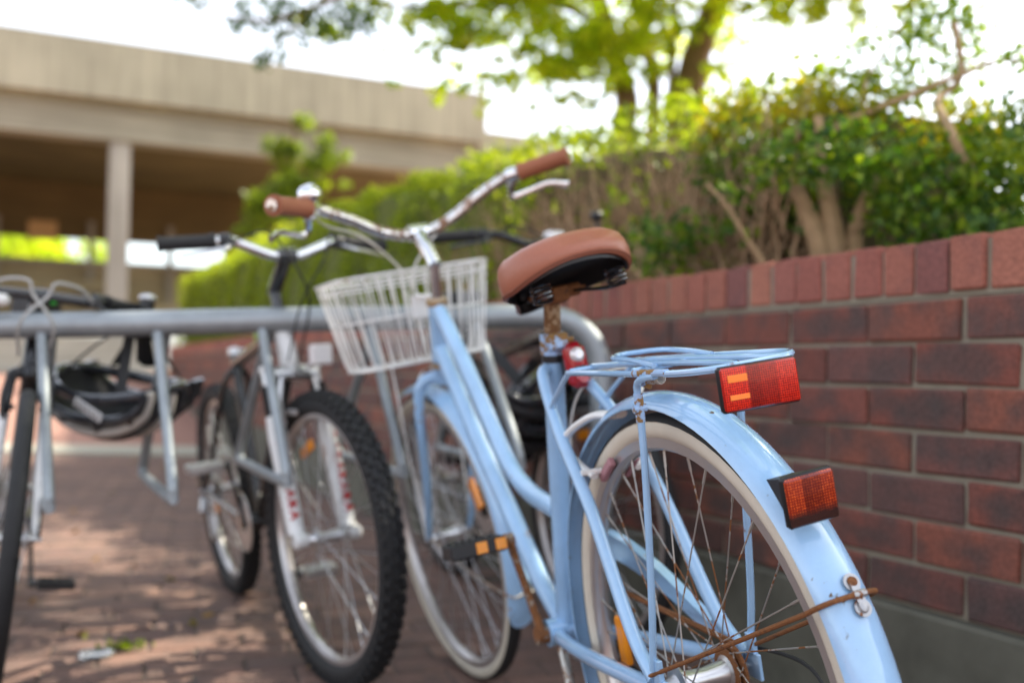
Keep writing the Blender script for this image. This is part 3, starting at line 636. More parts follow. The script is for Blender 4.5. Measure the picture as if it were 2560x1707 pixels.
# rear wall, built round its window openings
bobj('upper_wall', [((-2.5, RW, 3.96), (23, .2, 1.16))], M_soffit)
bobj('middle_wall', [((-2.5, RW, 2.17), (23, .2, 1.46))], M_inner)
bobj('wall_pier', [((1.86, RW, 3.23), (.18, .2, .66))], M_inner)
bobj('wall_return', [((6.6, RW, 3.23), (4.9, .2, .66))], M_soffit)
bobj('sill_rail', [((-2.5, RW - .16, 2.87), (23, .10, .09))], M_column)
for s in (-.35, 1.42, 3.0): bobj('mullion', [((s, RW - .12, 2.8), (.12, .10, 1.9))], M_column)
bobj('window_pane', [((.65, RW, 3.23), (2.24, .012, .66))], M_glass); bobj('window_pane', [((3.05, RW, 3.23), (2.2, .012, .66))], M_glass); bobj('window_pane', [((-2.6, RW, 3.23), (4.1, .012, .66))], M_glass)
bobj('podium', [((-6.5, .3, .60), (17.4, .4, 1.10))], M_band)
bobj('timber_panel', [((.50, 5.2, 3.30), (.50, .05, .36))], simple('orange_timber_panel', (.50, .30, .12), .6))
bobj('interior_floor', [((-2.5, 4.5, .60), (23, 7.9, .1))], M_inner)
bobj('stair_beam', [((.6, 5.6, 2.3), (3.0, .3, .18)), ((3.6, 5.4, 1.9), (2.2, .3, .16))], M_inner)
# climber hanging over the beam
ivy = tag(empty('climbing_plant', loc=(-3.0, 13.7, .7)), 'leafy green climber hanging over the roof beam and dark opening above the hedge', 'climbing plant')
iv = Matrix.Translation((3.0, -13.7, -.7))
ti = MB(); q = smooth_path([(-3.1, 13.9, .7), (-3.0, 13.85, 2.0), (-3.15, 13.8, 3.0), (-3.05, 13.8, 4.2)], 5); ti.tube(q, np.linspace(.06, .02, len(q)), seg=6); ti.obj('stem', M_bark, ivy, iv)
o = crown('foliage', [(x + random.gauss(0, .12), y, z + random.gauss(0, .15), r * random.uniform(.35, .75)) for x, y, z, r in IVY for _ in range(3)], 210, .10, M_leaf_hedge, ivy, tone=(.12, .2)); o.matrix_local = iv
# trees standing beyond the building, seen through its windows
for k, (x, y) in enumerate(((-15.6, 28.0), (-13.9, 29.5))):
    t = tag(empty('far_tree', loc=(x, y, .6)), ('sunlit yellow green tree seen through the strip window at the very edge', 'second sunlit yellow green tree seen through the strip window left of the column')[k], 'tree', 'trees beyond the building')
    b = MB(); b.tube([(0, 0, 0), (0, 0, 2.6)], [.14, .09], seg=8); b.obj('trunk', M_bark, t)
    crown('crown', [(random.gauss(0, .7), random.gauss(0, .5), random.uniform(2.6, 4.6), .7) for _ in range(16)], 90, .16, M_leaf_tree, t, tone=(.8, .2))

# ------------------------------------------------------------------ steel bicycle rack
rack = tag(empty('bike_rack', loc=(-.7, 2.5, 0)), 'galvanised steel tube bike rack rail with hanging wheel hoops', 'bike rack')
rinv = Matrix.Translation((.7, -2.5, 0))
rl = MB(); q = smooth_path([(-3.2, 2.085, .748), (-1.21, 2.35, .809), (-.573, 2.435, .835), (.02, 2.515, .857)], 6) + smooth_path([(.09, 2.523, .857), (.155, 2.532, .838), (.205, 2.539, .79), (.228, 2.542, .72), (.232, 2.543, .62)], 5)[0:] + [Vector((.232, 2.543, .3)), Vector((.232, 2.543, 0.0))]
rl.tube(q, .031, seg=20); rl.obj('rail', M_galv, rack, rinv)
fl = MB(); fl.lathe([(.0, .004), (.07, .004), (.07, -.002)], (.232, 2.543, .004), seg=20); fl.obj('base_plate', M_galv, rack, rinv)
hd = Vector((-.47, .883, 0)).normalized()
def hoop(xt, zt, nb):
    yt = 2.513 + (xt - 0) * .1335; near_top = Vector((xt, yt - .013, zt - .012)); nb = Vector(nb); fb = nb + hd * .50 + Vector((0, 0, .01)); ft = Vector((xt + .01, yt + .02, zt - .01))
    d1 = (near_top - nb).normalized(); d2 = (ft - fb).normalized(); c = .05
    pts = [near_top, nb + d1 * .2, nb + d1 * c, nb + d1 * .014 + hd * .012, nb + hd * c, fb - hd * c, fb + d2 * .014 - hd * .012, fb + d2 * c, fb + d2 * .2, ft]
    h = MB(); h.tube(smooth_path(pts, 5), .0125, seg=12); h.obj('hoop', M_galv, rack, rinv)
for xt, zt, nb in ((-1.37, .796, (-1.25, 2.115, .39)), (-1.112, .807, (-.990, 2.15, .407)), (-.850, .814, (-.734, 2.185, .425)), (-.608, .823, (-.492, 2.22, .462)), (-.352, .834, (-.238, 2.255, .48)), (-.09, .848, (.03, 2.30, .495))):
    hoop(xt, zt, nb)

# ------------------------------------------------------------------ bicycle builder pieces
def pose(x, y, yaw, lean):
    f = Vector((-math.sin(yaw), math.cos(yaw), 0)); l0 = Vector((-math.cos(yaw), -math.sin(yaw), 0)); up = Vector((0, 0, 1))
    u = up * math.cos(lean) + l0 * math.sin(lean); l = l0 * math.cos(lean) - up * math.sin(lean)
    return Matrix(((f.x, l.x, u.x, x), (f.y, l.y, u.y, y), (f.z, l.z, u.z, 0), (0, 0, 0, 1)))
def steer_mat(A, a, ang):
    A = Vector(A); return Matrix.Translation(A) @ Matrix.Rotation(ang, 4, Vector(a).normalized()) @ Matrix.Translation(-A)
YA = (0, 1, 0)
def wheel(name, parent, mat, Rt, tw, tyre_mat, spoke_mat, rim_mat=None, tread=None, knobs=0, nsp=36, hw=.05, refl=(), rim_w=.0115, phase=0.):
    rim_mat = rim_mat or M_rim
    h = MB(); fw = hw * .62
    h.lathe([(.0, -hw - .012), (.005, -hw - .012), (.005, -hw), (.010, -hw), (.012, -hw * .8), (.015, -fw - .004), (.026, -fw - .002), (.026, -fw + .001), (.016, -fw + .006), (.013, 0), (.016, fw - .006), (.026, fw - .001), (.026, fw + .002), (.015, fw + .004), (.012, hw * .8), (.010, hw), (.005, hw), (.005, hw + .012), (0, hw + .012)], axis=YA, seg=20)
    wo = h.obj(name, M_alloy, parent, mat)
    r0 = Rt - tw / 2                      # tyre centre radius
    t = MB(); prof = [(r0 + tw / 2 * math.cos(p), tw / 2 * math.sin(p)) for p in np.linspace(0, 2 * math.pi, 16, endpoint=False)]
    t.lathe(prof, axis=YA, seg=72, closed=True)
    if knobs:
        for k in range(knobs):
            a = 2 * math.pi * k / knobs
            for yy, rr, ph in ((0, .004, 0), (tw * .30, .001, .5), (-tw * .30, .001, .5), (tw * .44, -.007, 0), (-tw * .44, -.007, 0)):
                b = a + ph * 2 * math.pi / knobs; c = Vector((math.cos(b) * (Rt + rr - .003), yy, math.sin(b) * (Rt + rr - .003)))
                t.box(c, (.011, .010, 2 * math.pi * Rt / knobs * .5), Matrix.Rotation(-b, 3, 'Y'))
    t.obj('tyre', tyre_mat, wo)
    if tread:
        t = MB(); prof = [(r0 + (tw / 2 + .0012) * math.cos(p), (tw / 2 + .0012) * math.sin(p)) for p in np.linspace(-1.05, 1.05, 9)]
        t.lathe(prof, axis=YA, seg=72); t.obj('tread', tread, wo)
    ro = r0 - tw * .36; ri = ro - .017
    rm = MB(); rm.lathe([(ro + .004, -rim_w), (ro + .004, -rim_w + .002), (ro - .003, 0), (ro + .004, rim_w - .002), (ro + .004, rim_w), (ri + .004, rim_w), (ri, rim_w * .5), (ri - .001, 0), (ri, -rim_w * .5), (ri + .004, -rim_w)], axis=YA, seg=72, closed=True)
    rm.obj('rim', rim_mat, wo)
    mes = {}
    for side in (-1, 1):
        for dr in (-1, 1):
            s = MB(); a = dr * math.radians(62)
            p0 = (.023 * math.cos(a), side * fw, .023 * math.sin(a)); a1 = 0
            p1 = (ri * math.cos(a1), side * .002, ri * math.sin(a1)); pm = [p0[i] * .08 + p1[i] * .92 for i in range(3)]
            s.tube([p0, pm], .00105, seg=5, cap=False); s.tube([pm, p1], .0018, seg=5, cap=False); mes[(side, dr)] = s.mesh('spoke', spoke_mat)
    for k in range(nsp):
        a = 2 * math.pi * k / nsp + phase
        link('spoke', mes[(1 if k % 2 else -1, 1 if (k // 2) % 2 else -1)], wo, Matrix.Rotation(a, 4, 'Y'))
    for (e, mm) in refl:
        b = MB(); b.box((ri * .80, 0, 0), (.026, .011, .072), bev=.003)
        b.obj('spoke_reflector', mm, wo, Matrix.Rotation(-e, 4, 'Y'))
    return wo
def mudguard(name, parent, mat, rc, wd, e0, e1, paint, depth=.017, seg=64, flap=0):
    n = 11; th = .0014; outer = []; inner = []
    for p in np.linspace(-1, 1, n):
        y = wd / 2 * math.sin(p * 1.35) / math.sin(1.35); d = depth * (1 - math.cos(p * 1.35)) / (1 - math.cos(1.35))
        outer.append((rc - d, y)); inner.append((rc - d - th, y * .97))
    b = MB(); b.lathe(outer + inner[::-1], axis=YA, seg=seg, closed=True, a0=-e1, a1=-e0)
    o = b.obj(name, paint, parent, mat); return o
def path_obj(name, pts, r, mat, parent, seg=8, n=6, M=None, **kw):
    b = MB(); q = smooth_path(pts, n) if n > 1 else [Vector(p) for p in pts]
    if not np.isscalar(r): r = np.interp(np.linspace(0, 1, len(q)), np.linspace(0, 1, len(r)), r)
    b.tube(q, r, seg=seg, **kw); return b.obj(name, mat, parent, M)

# ------------------------------------------------------------------ the pale blue bicycle
bike = empty('bicycle', pose(.304, 1.278, .341, .17))
tag(bike, 'pale blue step-through bicycle with white wire basket, tan saddle and red rear reflectors', 'bicycle')
RW_, ZH = .338, .338
M_bracket = rusty('zinc_bracket', (.42, .42, .43), .45, .7, .3, scale=80, spots=200)
A_, a_x = (1.015, 0, .762), (-.031, 0, .119)
ST = steer_mat(A_, a_x, .115); HB = steer_mat(A_, a_x, .13)
fb = MB()
fb.tube([(1.018, 0, .748), (.9835, 0, .872)], .0195, seg=20)
fb.tube(smooth_path([(.985, 0, .858), (.962, 0, .852), (.90, 0, .797), (.826, 0, .728), (.722, 0, .622), (.643, 0, .545), (.555, 0, .510), (.430, 0, .494)], 6), .0165, seg=18)
fb.tube([(1.008, 0, .778), (.823, 0, .585), (.674, 0, .446), (.577, 0, .352), (.480, 0, .288)], .0175, seg=18)
fb.tube([(.350, 0, .775), (.474, 0, .285)], .0168, seg=18)
fb.tube([(.474, -.037, .285), (.474, .037, .285)], .023, seg=20)
for sg in (1, -1):
    fb.tube(smooth_path([(.355, sg * .012, .735), (.335, sg * .030, .722), (.25, sg * .050, .645), (.157, sg * .056, .540), (.07, sg * .062, .40), (.012, sg * .066, .352)], 5), .0095, seg=12)
    fb.tube(smooth_path([(.462, sg * .020, .285), (.40, sg * .036, .292), (.25, sg * .052, .310), (.02, sg * .066, .340)], 5), .0115, seg=12)
    fb.box((.004, sg * .066, .342), (.050, .005, .034), bev=.001); fb.box((-.004, sg * .067, .368), (.016, .007, .030), bev=.001)
frame = fb.obj('frame', M_blue, bike)
hs = MB(); hs.tube([(.9835, 0, .872), (.9805, 0, .884)], .0235, seg=20); hs.obj('headset_cup', M_darkcol, bike)
hs = MB(); hs.tube([(1.0185, 0, .746), (1.021, 0, .736)], .022, seg=20); hs.obj('headset_cup', M_darkcol, bike)
# rear wheel
rw = wheel('rear_wheel', bike, Matrix.Translation((.009, 0, ZH)), RW_, .034, M_cream, M_spoke, tread=M_black, hw=.058, refl=((R(-3), M_amber),), phase=.05)
sp = MB(); sp.lathe([(.018, -.044), (.036, -.044), (.038, -.042), (.036, -.040), (.018, -.040)], axis=YA, seg=30); sp.lathe([(.018, -.036), (.029, -.036), (.03, -.034), (.018, -.032)], axis=YA, seg=24); sp.obj('sprocket', M_rust, rw)
nu = MB()
for sg in (1, -1): nu.lathe([(0, sg * .078), (.0085, sg * .078), (.0095, sg * .070), (.0095, sg * .069)], axis=YA, seg=6)
nu.obj('axle_nuts', M_alloy_d, rw)
fg = mudguard('rear_mudguard', bike, Matrix.Translation((.010, 0, ZH)), .367, .060, R(-28), R(207), M_blue_fl)
b = MB(); b.tube([(.3608 * math.cos(R(e)), -.0225 + .0012 * math.sin(e), .3608 * math.sin(R(e))) for e in np.linspace(166, 186, 24)], .0007, seg=4, flat=(1, .6)); b.obj('paint_scratch', simple('teal_scratch', (.02, .16, .26), .5), fg)
E1 = math.atan2(.512 - ZH, -.320)
def fpos(e, r, y): return (r * math.cos(e), y, r * math.sin(e))
st = [(.008, .072, .018), fpos(E1 + .02, .20, .052), fpos(E1, .335, .037), fpos(E1, .362, .031), fpos(E1, .373, .012), fpos(E1, .3735, -.012), fpos(E1, .362, -.031), fpos(E1, .335, -.037), fpos(E1 + .02, .20, -.052), (.008, -.072, .018)]
st = [Vector(q) for q in st]; st = [st[0], st[0].lerp(st[2], .33), st[0].lerp(st[2], .66)] + smooth_path(st[2:8], 5) + [st[9].lerp(st[7], .66), st[9].lerp(st[7], .33), st[9]]
path_obj('stay', st, .0027, M_rust, fg, seg=8, n=1)
bp_ = MB(); nrm = Vector(fpos(E1, 1, 0)); rot = Matrix.Rotation(-E1 + math.pi / 2, 3, 'Y')
for de, rr in ((-.034, .0088), (.034, .0088)):
    c = Vector(fpos(E1 + de, .3705, -.004)); bp_.lathe([(0, .0012), (rr, .0008), (rr, -.0008), (0, -.0012)], c, tuple(nrm), seg=18)
c = Vector(fpos(E1, .3728, -.004)); bp_.box(c, (.026, .009, .0016), Matrix.Rotation(-E1 + math.pi / 2, 3, 'Y')); bp_.tube([Vector(fpos(E1, .3735, -.011)), Vector(fpos(E1, .3735, .003))], .0040, seg=10)
bp_.obj('stay_bracket', M_bracket, fg)
for de, mm in ((-.034, M_rust), (.034, M_bracket)):
    b = MB(); c = Vector(fpos(E1 + de, .3718, -.004)); b.lathe([(0, .003), (.0025, .0030), (.0045, .0022), (.0054, 0)], c, tuple(nrm), seg=14); b.obj('screw', mm, fg)
# front assembly (turned slightly)
cf = (1.16, 0, ZH)
fk = MB()
for sg in (1, -1): fk.tube(smooth_path([(1.034, sg * .016, .716), (1.040, sg * .042, .708), (1.052, sg * .056, .668), (1.085, sg * .058, .50), (1.125, sg * .055, .40), (1.158, sg * .052, .342)], 6), np.linspace(.0145, .0075, 31), seg=14)
fk.tube([(1.0215, 0, .742), (1.034, 0, .700)], .018, seg=16); fk.box((1.036, 0, .712), (.034, .05, .026), bev=.006)
fork = fk.obj('front_fork', M_blue, bike, ST)
fw_ = wheel('front_wheel', bike, ST @ Matrix.Translation(cf), RW_, .034, M_cream, M_spoke2, tread=M_black, hw=.046, refl=((R(150), M_amber),), phase=.1)
mg = mudguard('front_mudguard', bike, ST @ Matrix.Translation(cf), .362, .054, R(72), R(201), M_blue)
b = MB(); p0 = fpos(R(200), .356, 0)
b.lathe([(.001, -.0008), (.028, -.0008), (.028, .0008), (.001, .0008)], fpos(R(200.5), .357, 0), fpos(R(200), 1, 0), seg=20); b.obj('mud_flap', M_blue, mg)
path_obj('stay', [(0, .054, .01), fpos(R(192), .2, .045), fpos(R(192), .355, .027), fpos(R(192), .3645, 0), fpos(R(192), .355, -.027), fpos(R(192), .2, -.045), (0, -.054, .01)], .0020, M_alloy_d, mg, n=5)
cb_ = MB()
for sg in (1, -1): cb_.tube(smooth_path([(1.062, sg * .006, .735), (1.068, sg * .03, .728), (1.070, sg * .044, .70), (1.070, sg * .034, .668), (1.070, sg * .02, .655)], 5), .0055, seg=8, flat=(1, .6))
cb_.box((1.066, 0, .735), (.018, .02, .02), bev=.003); cb_.obj('front_brake', M_chrome_r, bike, ST)
# stem, bars
b = MB(); b.tube([(.9805, 0, .884), (.962, 0, .960)], .0112, seg=16)
b.tube(smooth_path([(.955, 0, .954), (.975, 0, .985), (1.000, 0, 1.014), (1.018, 0, 1.034)], 4), [.0150] * 5 + [.0165] * 8, seg=14); b.tube([(1.018, -.022, 1.034), (1.018, .022, 1.034)], .0175, seg=16)
b.obj('stem', M_chrome, bike, HB)
BR = [(1.018, -.0, 1.034), (1.016, -.035, 1.036), (1.005, -.085, 1.056), (.986, -.14, 1.090), (.962, -.195, 1.116), (.925, -.235, 1.124), (.855, -.305, 1.134)]
half = smooth_path(BR, 6); full = [Vector((p.x, -p.y, p.z)) for p in half[::-1]][:-1] + half
def skew(p): return Vector((p.x, p.y * (1.15 if p.y > 0 else 1.02), p.z - max(0, p.y) * .085 + max(0, -p.y) * .02))
full = [skew(p) for p in full]
b = MB(); b.tube(full, .0125, seg=16); hbar = b.obj('handlebar', M_chrome_r, bike, HB)
for sg in (1, -1):
    e = skew(Vector((.855, -.305 * sg, 1.134))); s_ = skew(Vector((.935, -.226 * sg, 1.1235))); d = (e - s_).normalized()
    g_ = MB(); e2 = e + d * .012
    g_.lathe([(.0125, 0), (.0205, .001), (.0205, .008), (.0188, .012), (.0188, .105), (.0208, .110), (.0208, .1155), (.0055, .1165), (.0050, .112)], s_, tuple(d), seg=20)
    g_.obj('grip', M_grip, hbar)
    g_ = MB(); g_.lathe([(0, .1172), (.006, .1172), (.006, .110)], s_, tuple(d), seg=14); g_.obj('dark_hole_disc', M_blackp, hbar)  # black disc stands in for the darkness inside the open grip end
    c_ = MB(); c0 = s_ - d * .012; c_.tube([c0 - d * .016, c0 + d * .008], .0165, seg=14); c_.box(c0 + Vector((.018, 0, -.012)), (.03, .02, .02), bev=.004)
    lv = [c0 + Vector((.022, 0, -.018)), c0 + Vector((.038, -.006 * sg, -.044)), c0 + d * .05 + Vector((.050, 0, -.046)), c0 + d * .10 + Vector((.046, 0, -.044)), c0 + d * .140 + Vector((.038, 0, -.060))]
    c_.tube(smooth_path(lv, 5), np.interp(np.linspace(0, 1, 21), [0, .2, .9, 1], [.006, .0055, .0050, .0065]), seg=8, flat=(1.3, .7)); c_.obj('brake_lever', M_chrome, hbar)
    # cable sleeve from lever to brake, arching in front of the bars
    pe = c0 + Vector((.034, .010 * sg, -.010))
    path_obj('brake_cable', [pe, pe + Vector((.06, .05 * sg, -.02)), Vector((1.10, -.10 * sg, 1.05)), Vector((1.115, -.02 * sg, .97)), Vector((1.10, .012 * sg, .88)), Vector((1.068, .004 * sg, .76))], .0026, M_cable, hbar, seg=7)
c0 = skew(Vector((.938, .218, 1.124))); b = MB()
b.lathe([(0, .030), (.010, .029), (.019, .024), (.0235, .015), (.0245, .004), (.0235, .002), (.0215, .002), (.0, -.001)], c0 + Vector((.004, -.004, .018)), (-.25, .3, .9), seg=24)
b.lathe([(.0, .0), (.016, 0), (.017, .006), (.008, .008)], c0 + Vector((.002, -.002, .010)), (-.25, .3, .9), seg=18); b.tube([c0 + Vector((.006, .006, 0)), c0 + Vector((-.006, -.008, 0))], .0155, seg=14)
b.obj('bell', M_chrome, hbar)
# basket
bas = empty('basket'); bas.parent = bike; bas.matrix_local = ST
def rrect(x0, x1, hy, z, r, n=5):
    pts = []
    for cx, cy, a0 in ((x1 - r, hy - r, 0), (x0 + r, hy - r, 90), (x0 + r, -hy + r, 180), (x1 - r, -hy + r, 270)):
        for k in range(n + 1):
            a = R(a0 + 90 * k / n); pts.append(Vector((cx + r * math.cos(a), cy + r * math.sin(a), z)))
    return pts
def lerp_rect(t, r=.05): return rrect(1.055 + .02 * t, 1.285 - .03 * t, .188 - .033 * t, .958 - .205 * t, .055)
for t, rad in ((0, .0036), (.10, .0022), (.47, .0022), (1, .0030)):
    b = MB(); b.tube(lerp_rect(t), rad, seg=8, closed=True); b.obj('rim_wire', M_white, bas)
def along(loop, u):
    L = [0]; n = len(loop)
    for i in range(n): L.append(L[-1] + (loop[(i + 1) % n] - loop[i]).length)
    s = u * L[-1]
    for i in range(n):
        if s <= L[i + 1]: return loop[i].lerp(loop[(i + 1) % n], (s - L[i]) / (L[i + 1] - L[i] + 1e-9))
    return loop[0]
top = lerp_rect(0); mid = lerp_rect(.5); bot = lerp_rect(.93); b2 = lerp_rect(1)
cen = Vector((1.165, 0, .753))
for k in range(38):
    u = k / 38; p0, p1, p2, p3 = along(top, u), along(mid, u), along(bot, u), along(b2, u)
    p4 = p3.lerp(Vector((cen.x, p3.y, cen.z)), .35) if abs(p3.y) < .12 else p3.lerp(Vector((p3.x, 0, cen.z)), .2)
    b = MB(); b.tube([p0, p1, p2, p3.lerp(p4, .15), p4], .0022, seg=6); b.obj('wire', M_white, bas)
for y in np.linspace(-.13, .13, 8):
    b = MB(); b.tube([(1.078, y, .7535), (1.252, y, .7535)], .0018, seg=6); b.obj('wire', M_white, bas)
for x in (1.12, 1.165, 1.21):
    b = MB(); b.tube([(x, -.15, .751), (x, .15, .751)], .0022, seg=6); b.obj('wire', M_white, bas)
b = MB(); b.box((1.048, 0, .875), (.004, .07, .05), bev=.001); b.tube([(1.045, -.02, .90), (1.02, -.02, .895), (.99, 0, .89)], .005, seg=8); b.tube([(1.045, .02, .90), (1.02, .02, .895), (.99, 0, .89)], .005, seg=8); b.obj('bracket', M_white, bas)
for sg in (1, -1): path_obj('basket_stay', [(1.16, sg * .058, ZH), (1.155, sg * .064, .5), (1.15, sg * .07, .748)], .0028, M_white, bas, seg=6, n=3)
# seat post, clamp, saddle
path_obj('seat_post', [(.349, 0, .770), (.322, 0, .858)], .0132, M_post, bike, seg=18, n=1)
b = MB(); b.tube([(.3545, 0, .757), (.3475, 0, .789)], .0195, seg=20); b.box((.330, 0, .775), (.02, .034, .026), bev=.004); b.tube([(.328, -.026, .775), (.328, .02, .775)], .0045, seg=8)
b.obj('seat_clamp', M_blue_worn, bike)
path_obj('lamp_band', [(.3570, 0, .745), (.3545, 0, .757)], .0185, M_blackp, bike, seg=18, n=1)
def saddle(parent, origin, scale, M_top, tilt=0., roll_=0., zs=1., name='saddle', hw=.110):
    n = 44; OUT = []
    for k in range(n):
        p = 2 * math.pi * k / n; cx = math.cos(p); sy = math.sin(p)
        x = .03 + .145 * cx            # +x nose
        t = (x + .115) / .29
        wdt = hw * (1 - .0) * (np.interp(t, [0, .12, .3, .45, .6, .8, 1], [1.0, 1.02, .98, .78, .50, .33, .24]))
        yy = math.copysign(abs(sy) ** .78, sy) * wdt
        OUT.append((x, yy, t))
    rings = [(.925, -.054), (.965, -.054), (.992, -.044), (1.0, -.028), (.985, -.010), (.94, .005), (.84, .016), (.65, .021), (.40, .022), (.15, .020), (0.02, .019)]
    V = []; F = []
    for ri_, (s, z) in enumerate(rings):
        for (x, y, t) in OUT:
            zz = z + .010 * max(0, (.25 - t)) * 4 * (1 - s * .3) - (.012 * (1 - abs(y) / hw) * (t > .25) * 0)
            if ri_ < 4: zz += .018 * max(0, 1 - (abs(y) / (hw * .85)) ** 2) * (t < .3)          # skirt lifts at the middle of the back
            V.append(((x - .01) * s + .01 if s > .5 else (x - .01) * s + .01, y * s, zz))
    for i in range(len(rings) - 1):
        for k in range(n): F.append((i * n + k, i * n + (k + 1) % n, (i + 1) * n + (k + 1) % n, (i + 1) * n + k))
    F.append(tuple((len(rings) - 1) * n + k for k in range(n)))
    mm = Matrix.Translation(origin) @ Matrix.Rotation(tilt, 4, 'Y') @ Matrix.Rotation(roll_, 4, 'X') @ Matrix.Diagonal((scale, scale, scale * zs, 1))
    s = MB(); s.add(V, F); so = s.obj(name, M_top, parent, mm, sharp=80)
    Vi = [];
    for (sc, z) in ((.905, -.0530), (.92, -.025), (.88, -.008), (.5, .0)):
        for (x, y, t) in OUT: Vi.append(((x - .01) * sc + .01, y * sc, z + (.018 * max(0, 1 - (abs(y) / (hw * .85)) ** 2) * (t < .3) if z < -.04 else 0)))
    Fi = [(i * n + (k + 1) % n, i * n + k, (i + 1) * n + k, (i + 1) * n + (k + 1) % n) for i in range(3) for k in range(n)] + [tuple(3 * n + k for k in range(n))[::-1]]
    # hem joining outer skirt and the underside
    base = len(Vi); Vi += [((x - .01) * .930 + .01, y * .930, -.0545 + .018 * max(0, 1 - (abs(y) / (hw * .85)) ** 2) * (t < .3)) for (x, y, t) in OUT]
    s = MB(); s.add(Vi, Fi + [(base + k, base + (k + 1) % n, (k + 1) % n, k) for k in range(n)]); s.obj('saddle_underside', M_blackp, so, sharp=80)
    return so
sd = saddle(bike, (.298, .000, .896), 1.05, M_tan, tilt=R(10), roll_=R(-5), zs=.76)
pp = []
for k in range(60):
    p = 2 * math.pi * k / 60; cx = math.cos(p); sy = math.sin(p); x = .03 + .145 * cx; t = (x + .115) / .29; wd_ = .110 * np.interp(t, [0, .12, .3, .45, .6, .8, 1], [1.0, 1.02, .98, .78, .50, .33, .24]); y = math.copysign(abs(sy) ** .78, sy) * wd_
    pp.append(((x - .01) * .975 + .01, y * .978, -.0485 + .010 * max(0, .25 - t) * 4 * .7 + .018 * max(0, 1 - (abs(y) / (.11 * .85)) ** 2) * (t < .3)))
b = MB(); b.tube(pp, .0022, seg=6, closed=True); b.obj('piping', simple('dark_tan_piping', (.22, .075, .042), .5), sd)
ra = MB()
for sg in (1, -1):
    ra.tube(smooth_path([(.155, sg * .010, -.028), (.09, sg * .020, -.045), (.02, sg * .022, -.058), (-.02, sg * .028, -.070), (-.05, sg * .045, -.082), (-.062, sg * .070, -.083)], 4), .0035, seg=8)
ra.obj('saddle_rail', M_blackpaint, sd)
for sg in (1, -1):
    cs = MB(); pts = [Vector((-.062 + .0135 * math.cos(t), sg * .058 + .0135 * math.sin(t), -.082 + t / (2 * math.pi * 4.2) * .032)) for t in np.linspace(0, 2 * math.pi * 4.2, 60)]
    cs.tube(pts, .0024, seg=6); cs.obj('saddle_spring', M_blackpaint, sd)
cl = MB(); cl.tube([(.02, -.034, -.056), (.02, .034, -.056)], .0130, seg=14); cl.box((.02, 0, -.060), (.030, .030, .030), bev=.004); cl.tube([(.02, -.045, -.056), (.02, .045, -.056)], .005, seg=6)
cl.obj('saddle_clamp', M_rust, sd)
# tail light on the seat tube
tl = empty('tail_light'); tl.parent = bike; tl.matrix_local = Matrix.Translation((.312, -.019, .735)) @ Matrix.Rotation(R(12), 4, 'Y')
b = MB(); b.box((0, 0, 0), (.026, .036, .072), bev=.010); b.obj('lamp_body', M_tailred, tl, sharp=60)
b = MB(); b.lathe([(0, .006), (.007, .0055), (.011, .002), (.012, -.002)], (-.013, 0, .014), (-1, 0, 0), seg=20); b.obj('lamp_lens', M_clear, tl)
b = MB(); b.box((-.0135, 0, -.008), (.003, .020, .008), bev=.001); b.obj('switch', M_blackp, tl)
b = MB(); b.lathe([(0, .004), (.008, .0035), (.010, 0)], (-.013, 0, -.023), (-1, 0, 0), seg=16); b.obj('lamp_lens', M_tailred, tl)
b = MB(); b.box((.020, .008, .0), (.018, .014, .03), bev=.003); b.obj('lamp_mount', M_blackp, tl)
# rear carrier
rk = MB(); y_ = .052
rk.tube(smooth_path([(.300, .044, .664), (.262, .047, .690), (.185, .052, .730), (.16, .054, .7345), (0, .056, .735), (-.12, .056, .736), (-.19, .052, .739), (-.222, .030, .741), (-.226, 0, .742), (-.222, -.030, .743), (-.19, -.052, .743), (-.12, -.056, .742), (0, -.056, .740), (.16, -.054, .736), (.185, -.052, .730), (.262, -.047, .690), (.300, -.044, .664)], 5), .0040, seg=10)
rk.tube([(.165, -.054, .737), (.165, .054, .737)], .0036, seg=8); rk.tube([(-.03, -.056, .7385), (-.03, .056, .7385)], .0036, seg=8)
for yy in (-.020, .020): rk.tube(smooth_path([(.165, yy, .739), (.0, yy, .742), (-.15, yy, .7425), (-.21, yy * 1.3, .742)], 4), .0036, seg=8)
carrier = rk.obj('rear_carrier', M_blue, bike)
b = MB(); b.tube(smooth_path([(-.055, .040, .742), (.0, .040, .749), (.06, .036, .752), (.095, .012, .752), (.095, -.012, .752), (.06, -.036, .752), (.0, -.040, .749), (-.055, -.040, .744)], 5), .0034, seg=8); b.obj('spring_clip', M_blue, carrier)
